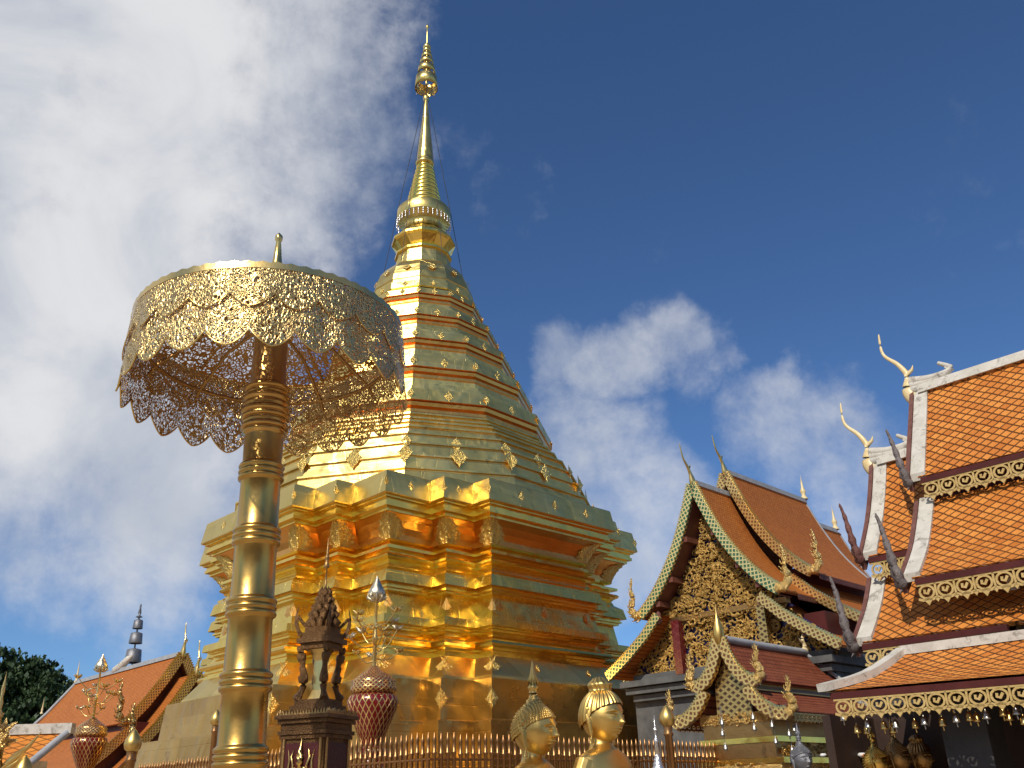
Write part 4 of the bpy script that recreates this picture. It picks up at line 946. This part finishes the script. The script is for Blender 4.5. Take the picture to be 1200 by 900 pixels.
    for j in range(NV2+1):
        t=j/NV2; lp=[]
        for i in range(NU2):
            u=2*PI*i/NU2; front=math.cos(u)   # 1 = front
            v0=R(28)*max(0,front)**.7-R(22)*max(0,-front)**.6+R(4)*(1-abs(front)) 
            v=v0+(PI/2-v0)*t
            rx,ry,rz=.41*h,.485*h,(.52 if style=='curls' else .56)*h
            x=math.sin(u)*math.cos(v)*rx; y=-math.cos(u)*math.cos(v)*ry; z=math.sin(v)*rz
            z=z if z>0 else z*.9
            r0=math.cos(v)
            if style=='curls':
                bmp=0; z+=.25*h*gs(r0,0,.27)
            else:
                bmp=.026*h*(math.cos(u*26+ v*2.2*math.sin(u))*.5+.5)*min(1,r0*2)
                z+=.03*h*gs(r0,0,.3)
            n=Vector((x/rx**2,y/ry**2,max(z,.01)/rz**2)).normalized()
            lp.append((x+n.x*bmp,y+n.y*bmp,ctr+z+n.z*bmp-.02*h))
        loops.append(lp)
    hm.loft(loops,True,True)
    if style=='curls':
        row=0
        step=6 if res[0]>60 else 8
        for j in range(2,NV2-2,step):
            L=loops[j]; cx_=Vector((0,0,L[0][2])); rr_=Vector((L[0][0],L[0][1],0)).length; row+=1
            nb=max(5,int(2*PI*rr_/(.054*h)))
            for q in range(nb):
                k_=int((q+.5*(row%2))/nb*NU2)%NU2; p=Vector(L[k_]); c0_=Vector((0,0,ctr+.05*h)); nrm=(p-c0_).normalized()
                M_=Matrix.Translation(p-nrm*.004*h)@nrm.to_track_quat('Z','Y').to_matrix().to_4x4()
                r_=.027*h; hm.lathe([(r_,0),(r_*.85,r_*.6),(r_*.4,r_*1.05),(0,r_*1.15)],6,M_)
    hp=hm.build('hair',curlmat or mat,st)
    top=ctr+.56*h+(.22*h if style=='curls' else .03*h)-.02*h
    fm=MB()
    if style=='curls':
        fm.lathe([(.10*h,top-.05*h),(.085*h,top),(.11*h,top+.03*h),(.115*h,top+.06*h),(.09*h,top+.11*h),(.075*h,top+.14*h),(.088*h,top+.19*h),(.075*h,top+.27*h),(.05*h,top+.37*h),(.035*h,top+.46*h),(.015*h,top+.56*h),(0,top+.63*h)],14)
        for k in range(8):
            a=k*PI/4; fm.tube([(.085*h*math.cos(a),.085*h*math.sin(a),top+.08*h),(.09*h*math.cos(a),.09*h*math.sin(a),top+.2*h),(.03*h*math.cos(a),.03*h*math.sin(a),top+.36*h)],[.02*h,.03*h,.004*h],5)
        fm.build('flame_finial',mat,st)
    else:
        lp=[]
        for j in range(16):
            t=j/15; r=(.25*(1-t**2.6)**.5*(1-.10*math.sin(t*PI*3)))*h if t<1 else 0
            if j==0: r=.22*h
            lp.append([((r+.010*h*math.cos(u*12+t*5))*math.cos(u) if r>0 else 0,(r+.010*h*math.cos(u*12+t*5))*math.sin(u) if r>0 else 0,top-.10*h+t*.32*h) for u in [2*PI*i/72 for i in range(72)]])
        fm.loft(lp,True,True); fm.build('hair_bun',mat,st)
    if body:
        zb=zc-2.62*h
        pm=MB(); pm.lathe([(1.5*h,0),(1.5*h,.1),(1.2*h,.15),(1.15*h,zb-.25),(1.45*h,zb-.15),(1.6*h,zb-.05),(1.45*h,zb)],28,None,True,(False,True)); pm.build('lotus_pedestal',mat,st)
    return st
statue((.085,6.5,1.855),R(62),'gold seated figure with beaded curls and tall flame finial, left of the two large heads',STAT,'curls',.335,group='gold seated figures before the fence')
s2=statue((.545,6.5,1.925),R(50),'gold seated figure with smooth wavy hair and a topknot, bare shoulders',STAT,'waves',.335,group='gold seated figures before the fence')
gr_=statue((3.02,10.6,1.78),R(20),'dark grey bust with beaded curls and spike, in shade under the gilded pavilion eave',GREYM,'curls',.27,name='grey_statue',res=(48,36))
statue((4.0,11.1,1.72),R(60),'bright gold curly haired head under the fretwork eave, left of the dark pillar',metal('bright_gilding',(.85,.50,.10),(.9,.6,.15),.3,.1),'curls',.30,name='golden_statue',res=(48,36),group='statues under the fretwork eave')
statue((4.28,11.2,1.76),R(50),'dark bronze curly haired head beside the bright gold head under the eave',BRASSD,'curls',.32,name='bronze_statue',res=(48,36),group='statues under the fretwork eave')
statue((4.62,11.4,1.76),R(40),'dark bronze head nearest the left side of the dark pillar',BRASSD,'waves',.32,name='bronze_statue',res=(48,36),group='statues under the fretwork eave')
# silver miniature spire
sp=thing('silver_spire','small silver tiered spire standing right of the gold statue with the topknot','spire ornament',(1.105,8.0,0))
m=MB(); m.lathe([(.16,0),(.16,.1),(.05,.2),(.05,1.55),(.14,1.62)],16); m.build('stand',BRASSD,sp)
pr=[(.15,1.62)]; z=1.64; r=.145
for k in range(9):
    pr+=[(r,z),(r+.004,z+.012),(r*.82,z+.028)]; z+=.030; r*=.80
pr+=[(.022,z),(.014,z+.08),(.024,z+.10),(.010,z+.12),(.008,z+.17),(.020,z+.185),(.006,z+.2),(.004,z+.27),(0,z+.30)]
m=MB(); m.lathe(pr,24); m.build('tiered_spire',SILVER,sp)
# ------------------------------------------------------------ dark shrine
sh=thing('spirit_shrine','dark carved shrine with four curved legs, leafy crown and beaded spire on red panelled pedestal','shrine',(-1.495,7.0,0),R(-20)); sh.scale=(.88,.88,1)
def sq(w,z0,z1,mat,nm,tw=1.,rz=0):
    m=MB(); m.box((0,0,(z0+z1)/2),(w,w,z1-z0),None,tw); return m.build(nm,mat,sh)
sq(.50,0,.5,DARKW,'plinth'); body_=sq(.40,.5,2.03,RED if False else DARKW,'pedestal')
for k,(w,z0,z1) in enumerate(((.43,2.03,2.055),(.455,2.058,2.085),(.42,2.088,2.13),(.46,2.133,2.16),(.50,2.163,2.19))):
    sq(w,z0,z1,DARKW,'cornice')
for sx in range(4):   # small upright leaves along the cornice
    m=MB(); M_=RZ(sx*PI/2)
    base_=[(-.245,2.19)]
    n=18
    for i in range(n):
        x=-.245+.49*i/n; base_+=[(x+.003,2.195),(x+.49/n/2,2.225+.006*math.sin(i*2.1)),(x+.49/n-.003,2.195)]
    base_+=[(.245,2.19)]
    m.plate(base_,lambda x,z,d:tuple(M_@Vector((x,-.238+d,z))),.012); m.build('leaf_cresting',BRASSD,sh)
def relief(par,M,s):
    m=MB(); P=lambda x,z,d=.0:tuple(M@Vector((x*s,-d*s,z*s)))
    m.tube([P(0,-.9,.03),P(0,-.55,.10),P(0,-.25,.10),P(0,-.1,.06)],[.26*s,.20*s,.17*s,.09*s],8)
    m.tube([P(0,-.05,.08),P(0,.05,.14),P(0,.2,.14),P(0,.3,.1)],[.09*s,.14*s,.14*s,.10*s],8)
    m.tube([P(0,.28,.1),P(0,.42,.1),P(0,.56,.08),P(0,.9,.05)],[.15*s,.10*s,.06*s,.008*s],8)
    for g in (-1,1):
        m.tube([P(g*.2,-.15,.08),P(g*.38,-.3,.08),P(g*.34,-.05,.08),P(g*.46,.25,.05),P(g*.36,.5,.03)],[.07*s,.07*s,.05*s,.05*s,.01*s],6)
        m.tube([P(g*.5,-.9,.03),P(g*.62,-.4,.05),P(g*.55,.1,.04),P(g*.66,.5,.02)],[.05*s,.06*s,.04*s,.01*s],5)
        m.tube([P(g*.1,-.9,.05),P(g*.5,-1.0,.08),P(g*.3,-1.15,.06)],[.12*s,.12*s,.06*s],6)
    return m.build('deity_relief',BRASS,par)
for k in range(4):
    M_=RZ(k*PI/2); p=MB(); p.box((0,-.2,1.78),(.31,.012,.44),M_); pn=p.build('red_panel',RED,sh)
    if k in (0,3): relief(pn,M_@T(0,-.207,1.865),.185)
    for x in (-.17,.17):
        f=MB(); f.tube([tuple(M_@Vector((x,-.205,1.5))),tuple(M_@Vector((x,-.205,2.03)))],.013,6)
        f.build('panel_frame',BRASSD,sh)
for w,z0,z1 in ((.40,2.19,2.225),(.34,2.228,2.26),(.29,2.263,2.30)): sq(w,z0,z1,DARKW,'step')
m=MB(); m.lathe([(.10,2.30),(.075,2.34),(.06,2.37),(.06,2.58),(.08,2.62),(.11,2.66)],4,RZ(R(45)),False,(True,True)); m.build('gilt_column',BRASS,sh)
for k in range(4):
    a=PI/4+k*PI/2; c,s_=math.cos(a),math.sin(a)
    m=MB(); pts=[(.19,2.295),(.165,2.33),(.135,2.40),(.145,2.50),(.16,2.58),(.175,2.64),(.15,2.70)]
    m.tube(interp([(r*c,r*s_,z) for r,z in pts],4),[.030+.008*math.sin(i*.8) for i in range(25)],7)
    for r,z in ((.19,2.60),(.195,2.66),(.165,2.52),(.17,2.45)): m.lathe([(0,.03),(.02,.01),(.012,-.02),(0,-.035)],6,T(r*c,r*s_,z))
    m.build('curved_leg',DARKW,sh)
    m=MB(); m.tube(interp([(.14*c,.14*s_,2.74),(.21*c,.21*s_,2.80),(.23*c,.23*s_,2.90),(.16*c,.16*s_,2.84),(.10*c,.10*s_,2.80)],4),[.014]*17,6); m.tube(interp([(.19*c,.19*s_,2.76),(.24*c,.24*s_,2.86),(.22*c,.22*s_,2.97)],4),[.018-.0018*i for i in range(9)],6); m.build('horned_bracket',DARKW,sh)
for w,z0,z1 in ((.26,2.66,2.70),(.31,2.703,2.74),(.27,2.743,2.78),(.22,2.783,2.82)): sq(w,z0,z1,DARKW,'canopy_step')
cr=MB(); rnd=random.Random(4)
cr.lathe([(.10,2.80),(.10,2.86),(.07,2.95),(.05,3.05),(.03,3.12)],10)
for tier_,(r,z,n,hh_) in enumerate(((.115,2.82,10,.10),(.10,2.88,9,.10),(.08,2.94,8,.09),(.055,3.0,7,.09),(.035,3.06,6,.08))):
    for i in range(n):
        a=2*PI*(i+.5*tier_)/n; c,s_=math.cos(a),math.sin(a)
        cr.tube([(r*c*.8,r*s_*.8,z),(r*c*1.12,r*s_*1.12,z+hh_*.45),(r*c*.85,r*s_*.85,z+hh_)],[.026,.03,.004],6)
cr.build('leafy_crown',DARKW,sh)
m=MB(); m.lathe([(.02,3.1),(.010,3.14),(.007,3.2),(.007,3.28),(.022,3.285),(.024,3.30),(.012,3.34),(.015,3.36),(.02,3.37),(.008,3.40),(.012,3.42),(.006,3.44),(.004,3.50),(0,3.53)],12); m.build('beaded_spire',BRASSD,sh)
# ------------------------------------------------------------ red and gold vases with golden trees
vs_=thing('lotus_vase','red and gold lattice vase with flower tree and silver bud beside the dark shrine','vase',(-1.875,12.,0),0,'red and gold vases at the pagoda corners')
m=MB(); m.lathe([(.26,0),(.26,.9),(.20,1.0),(.22,1.1),(.15,1.2),(.15,1.9),(.20,1.96),(.20,2.02),(.13,2.06),(.13,2.12),(.17,2.16),(.17,2.2),(.115,2.24)],28); m.build('foot',REDV,vs_)
m=MB(); m.lathe([(.115,2.24),(.16,2.34),(.23,2.50),(.30,2.66),(.325,2.76),(.30,2.83),(.24,2.86)],36); m.build('bowl',REDV,vs_)
m=MB(); m.lathe([(.24,2.855),(.29,2.88),(.295,2.93),(.27,2.97),(.285,3.0),(.24,3.05),(.16,3.11),(.07,3.17),(.05,3.2)],36); m.build('lid',scale_mat('gold_red_scales',(.20,.015,.01),(.80,.55,.2),.07,.06,.9,.24),vs_)
m=MB(); m.lathe([(.025,3.15),(.022,3.5),(.035,3.52),(.035,3.56),(.02,3.6),(.018,4.02),(.04,4.04)],10); m.build('stem',BRASS,vs_)
m=MB(); m.lathe([(.03,4.03),(.09,4.06),(.115,4.11),(.112,4.15),(.085,4.2),(.05,4.26),(.02,4.32),(0,4.37)],18)
for k in range(9):
    a=k*2*PI/9; m.tube([(.05*math.cos(a),.05*math.sin(a),4.03),(.12*math.cos(a),.12*math.sin(a),4.07),(.11*math.cos(a),.11*math.sin(a),4.14)],[.02,.022,.004],5)
m.build('lotus_bud',PALEG,vs_)
rnd=random.Random(11)
for k in range(13):
    a=k*2.4; z0=3.2+rnd.random()*.55; L=.18+rnd.random()*.20; c,s_=math.cos(a),math.sin(a); z1=z0+.08+rnd.random()*.14
    m=MB(); m.tube(interp([(0,0,z0),(L*.5*c,L*.5*s_,z0-.02),(L*c,L*s_,z1)],4),.009,5); br=m.build('branch',BRASS,vs_)
    f=MB(); R0=.045+rnd.random()*.03; P_=Vector((L*c,L*s_,z1))
    for q in range(6):
        b=q*PI/3+rnd.random(); d=Vector((math.cos(b),math.sin(b),.5+rnd.random()*.4)).normalized()
        f.tube([P_,P_+d*R0*.7+Vector((0,0,-.01)),P_+d*R0*1.5],[.012,.026,.003],5,.6)
    f.build('flower',BRASS if k%3 else PALEG,br)
dup(vs_,(-8.05,17.9,0),R(70),'red and gold lattice vase with golden flowers in front of the red brown tiled hall')
# ------------------------------------------------------------ leafy gold ornament, bottom left corner
lo_=thing('leafy_gold_ornament','leafy gold ornament with dark red core and thin spike in the bottom left corner','ornament',(-3.36,6.0,0))
m=MB(); m.lathe([(.10,0),(.05,.1),(.05,1.7),(.09,1.76),(.06,1.8)],14); m.build('stand',BRASSD,lo_)
m=MB(); m.lathe([(0,1.82),(.05,1.86),(.075,1.96),(.06,2.06),(0,2.12)],18,None,True,(False,False),0,1,.7); m.build('red_core',REDV,lo_)
m=MB(); rnd=random.Random(2)
for k in range(70):
    t=rnd.random(); a=t*PI*1.9-.45*PI; r=.11+rnd.random()*.07
    c=Vector((math.cos(a)*r*.9,rnd.uniform(-.06,.06),1.97+math.sin(a)*r*1.1)); d=Vector((math.cos(a),rnd.uniform(-.5,.5),math.sin(a)+.5)).normalized()
    e=d.cross(Vector((0,1,0))).normalized()*rnd.choice((-1,1))
    m.tube([c-d*.03,c+d*.02+e*.012,c+d*.045+e*.03],[.016,.014,.003],5)
m.tube([(-.02,0,1.80),(.12,0,1.86),(.12,0,2.03),(0,0,2.13),(-.12,0,2.03),(-.12,0,1.86),(.02,0,1.80)],.03,6)
m.build('leaf_wreath',GOLDR,lo_)
m=MB(); m.lathe([(.035,2.08),(.02,2.14),(.03,2.16),(.012,2.2),(.016,2.24),(.008,2.28),(.012,2.32),(.004,2.38),(0,2.44)],10,T(.055,0,0)); m.build('spike',BRASS,lo_)
for k,(x,z,l) in enumerate(((.20,1.90,.10),(.22,1.93,.13),(.19,1.86,.08))):
    m=MB(); m.tube([(x-.06,0,z-.05),(x,0,z),(x+l*.5,0,z+l*.35),(x+l,.0,z+l)],[.012,.02,.013,.002],6); m.build('flame_leaf',BRASS,lo_)
# ------------------------------------------------------------ hanging bells
def bell_at(x,y,z,top,label,grp,mat=BRASS,s=1.,first=[None]):
    t=thing('hanging_bell',label,'bell',(x,y,z),0,grp)
    m=MB(); m.lathe([(.036*s,0),(.040*s,.006*s),(.034*s,.02*s),(.030*s,.05*s),(.022*s,.072*s),(.008*s,.082*s),(.008*s,.10*s)],12); m.build('bell_body',mat,t)
    m=MB(); m.tube([(0,0,.1*s),(0,0,top-z)],.003,4); m.build('wire',GREYM,t)
    m=MB(); m.lathe([(0,-.045*s),(.008*s,-.035*s),(.006*s,0),(.003*s,.03*s)],6); m.build('clapper',mat,t)
    return t
cA,sA=math.cos(YAW),math.sin(YAW)
GREYB=metal('tarnished_silver',(.45,.42,.36),(.6,.57,.5),.35,.1)
HB=[(0.55,2.32),(0.44,2.19),(0.36,2.18),(0.29,2.23),(0.14,2.21),(0.07,2.17),(-0.01,2.21),(-0.17,2.2),(-0.31,2.22),(-0.47,2.2),(-0.63,2.22),(-0.74,2.23),(-0.79,2.22),(-0.92,2.23),(-1.06,2.25),(-1.09,2.21),(-1.2,2.25),(-1.23,2.16),(-0.15,2.38),(-0.58,2.36)]
ORD='first second third fourth fifth sixth seventh eighth ninth tenth eleventh twelfth thirteenth fourteenth fifteenth sixteenth seventeenth eighteenth nineteenth twentieth'.split()
HB.sort(key=lambda q:-q[0])
for i,(b,z) in enumerate(HB):
    a=-2.90+.05*((i*7)%3)
    bell_at(QX+a*cA-b*sA,QY+a*sA+b*cA,z-.05,QZ-4.35,'small %s bell under the gold fretwork, %s from the left'%('silver' if i%3==0 else 'brass',ORD[i]),'bells along the fretwork eave',BRASS if i%3 else GREYB,1.0)
PB=['highest of the three below its left gable curl','middle of the three below its left gable curl','lowest of the three below its left gable curl','upper one below its right gable curl','lower one below its right gable curl','left one of the top row at its right corner','right one of the top row at its right corner','lower left of the cluster at its right corner','middle of the cluster at its right corner','lowest of the cluster at its right corner','upper one before its front frieze','lower one before its front frieze']
bellmat=metal('dull_silver',(.45,.42,.36),(.6,.57,.5),.35,.1)
for i,(x,z) in enumerate([(2.79,2.51),(2.78,2.37),(2.8,2.19),(3.48,2.46),(3.5,2.25),(3.7,2.34),(3.78,2.4),(3.71,2.13),(3.8,2.22),(3.85,2.1),(3.23,2.57),(3.23,2.43)]):
    bell_at(x,13.4,z-.05,2.72,'dull silver pavilion bell, %s'%PB[i],'bells hanging from the gilded pavilion',bellmat,.95)
# flowers and cloth heaped between the statues under the eave
off=thing('flower_offering','heap of white flowers and orange cloth between the statues under the fretwork eave','offering',(4.05,11.75,0))
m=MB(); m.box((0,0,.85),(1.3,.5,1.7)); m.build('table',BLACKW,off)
rnd=random.Random(8)
for mat,n,nm in ((WHITEF,10,'white_flower'),(ORANGEC,6,'orange_flower')):
    for k in range(n):
        m=MB(); r=.035+rnd.random()*.02
        m.lathe([(0,-r*.6),(r*.7,-r*.3),(r,.1*r),(r*.6,.5*r),(0,.45*r)],9,T(rnd.uniform(-.6,.6),rnd.uniform(-.2,.2),rnd.uniform(1.72,1.98))); m.build(nm,mat,off)
# ------------------------------------------------------------ trees
def leafmat(name,c0,c1):
    m,t,b=newmat(name); v=obj_co(t)
    t.links.new(mixc(t,ramp(t,tnoise(t,v,1.2,4),[(.35,0.),(.65,1.)]),c0,c1),b.inputs['Base Color']); b.inputs['Roughness'].default_value=.55; b.inputs['Specular IOR Level'].default_value=.3
    try: b.inputs['Subsurface Weight'].default_value=0
    except Exception: pass
    return m
LEAF=leafmat('dark_green_leaves',(.022,.045,.015),(.05,.085,.03))
def tree(loc,clumps,n,label,seed,ls=.22):
    t=thing('broadleaf_tree',label,'tree',loc,0,'trees beyond the halls'); rnd=random.Random(seed)
    m=MB(); m.tube([(0,0,0),(.1,0,1.5),(0,.1,3.2),(.1,0,4.6)],[.38,.3,.24,.12],9)
    for c in clumps: m.tube([(.05,0,2.6),(c[0]*.5,c[1]*.5,(2.8+c[2])/2),(c[0],c[1],c[2])],[.16,.09,.03],6)
    m.build('trunk',BARK,t)
    vs=[];fs=[]
    tot=sum(c[3]**2 for c in clumps)
    for c in clumps:
        sub=[(Vector((rnd.gauss(0,1),rnd.gauss(0,1),rnd.gauss(0,1))).normalized()*c[3]*rnd.uniform(.55,1.0),c[3]*rnd.uniform(.16,.34)) for _ in range(26)]
        for k in range(int(n*c[3]**2/tot)):
            s0,r=rnd.choice(sub); p=Vector((c[0],c[1],c[2]))+s0+Vector((rnd.gauss(0,.6),rnd.gauss(0,.6),rnd.gauss(0,.45)))*r
            d=Vector((rnd.gauss(0,1),rnd.gauss(0,1),rnd.gauss(0,1))).normalized(); e=d.cross(Vector((0,0,1))).normalized(); s=ls*rnd.uniform(.5,1.1)
            q=d.cross(e); o=len(vs)
            vs+=[tuple(p-e*s*.35),tuple(p+q*s*.55-e*s*.05),tuple(p+e*s*.35+q*s*.1),tuple(p-q*s*.5)]; fs.append((o,o+1,o+2,o+3))
    m=MB(); m.add(vs,fs); m.build('crown',LEAF,t)
tree((-24.6,45,0),[(0,0,6.6,1.5),(1.6,-.3,5.6,1.3),(-1.6,.2,6.0,1.6),(.9,.5,7.5,1.05),(-.8,0,7.8,1.2),(1.9,.3,7.0,.95),(-2.9,0,7.4,1.4),(.5,-.8,5.0,1.4),(2.1,0,4.6,1.1),(-1.2,-.5,4.8,1.5)],26000,'dark green broadleaf tree with dense crown at the far left edge',5,.30)
tree((-20.6,47,0),[(0,0,5.9,.8),(-.9,.2,5.5,.9),(.7,0,5.1,.8),(0,0,4.5,1.0)],5000,'smaller dark tree seen just above the left hall roof beside the big tree',6,.24)
# ------------------------------------------------------------ unseen cloister added behind the viewer to shape reflections in the metal
cl=thing('reflection_cloister','added unseen cloister for reflections, with dark red columns and orange tiled roof','building',(0,-7.5,0))
m=MB(); m.box((0,-2.5,1.7),(34,.3,3.4)); m.build('rear_wall',WHITE,cl)
for k in range(12):
    m=MB(); m.lathe([(.2,0),(.2,.2),(.15,.25),(.14,3.1),(.2,3.2)],12,T(-16.5+3*k,0,0)); m.build('column',MAROON,cl)
m=MB(); 
m.add([(-18,.7,3.1),(18,.7,3.1),(18,-1.5,4.9),(-18,-1.5,4.9)],[(0,1,2,3)],[[(-18,2.8),(18,2.8),(18,0),(-18,0)]]); m.add([(-18,-3.6,3.3),(18,-3.6,3.3),(18,-1.5,4.9),(-18,-1.5,4.9)],[(0,3,2,1)]); m.add([(-18,.7,3.0),(18,.7,3.0),(18,-3.6,3.0),(-18,-3.6,3.0)],[(0,3,2,1)]); m.build('roof',TILEC,cl)
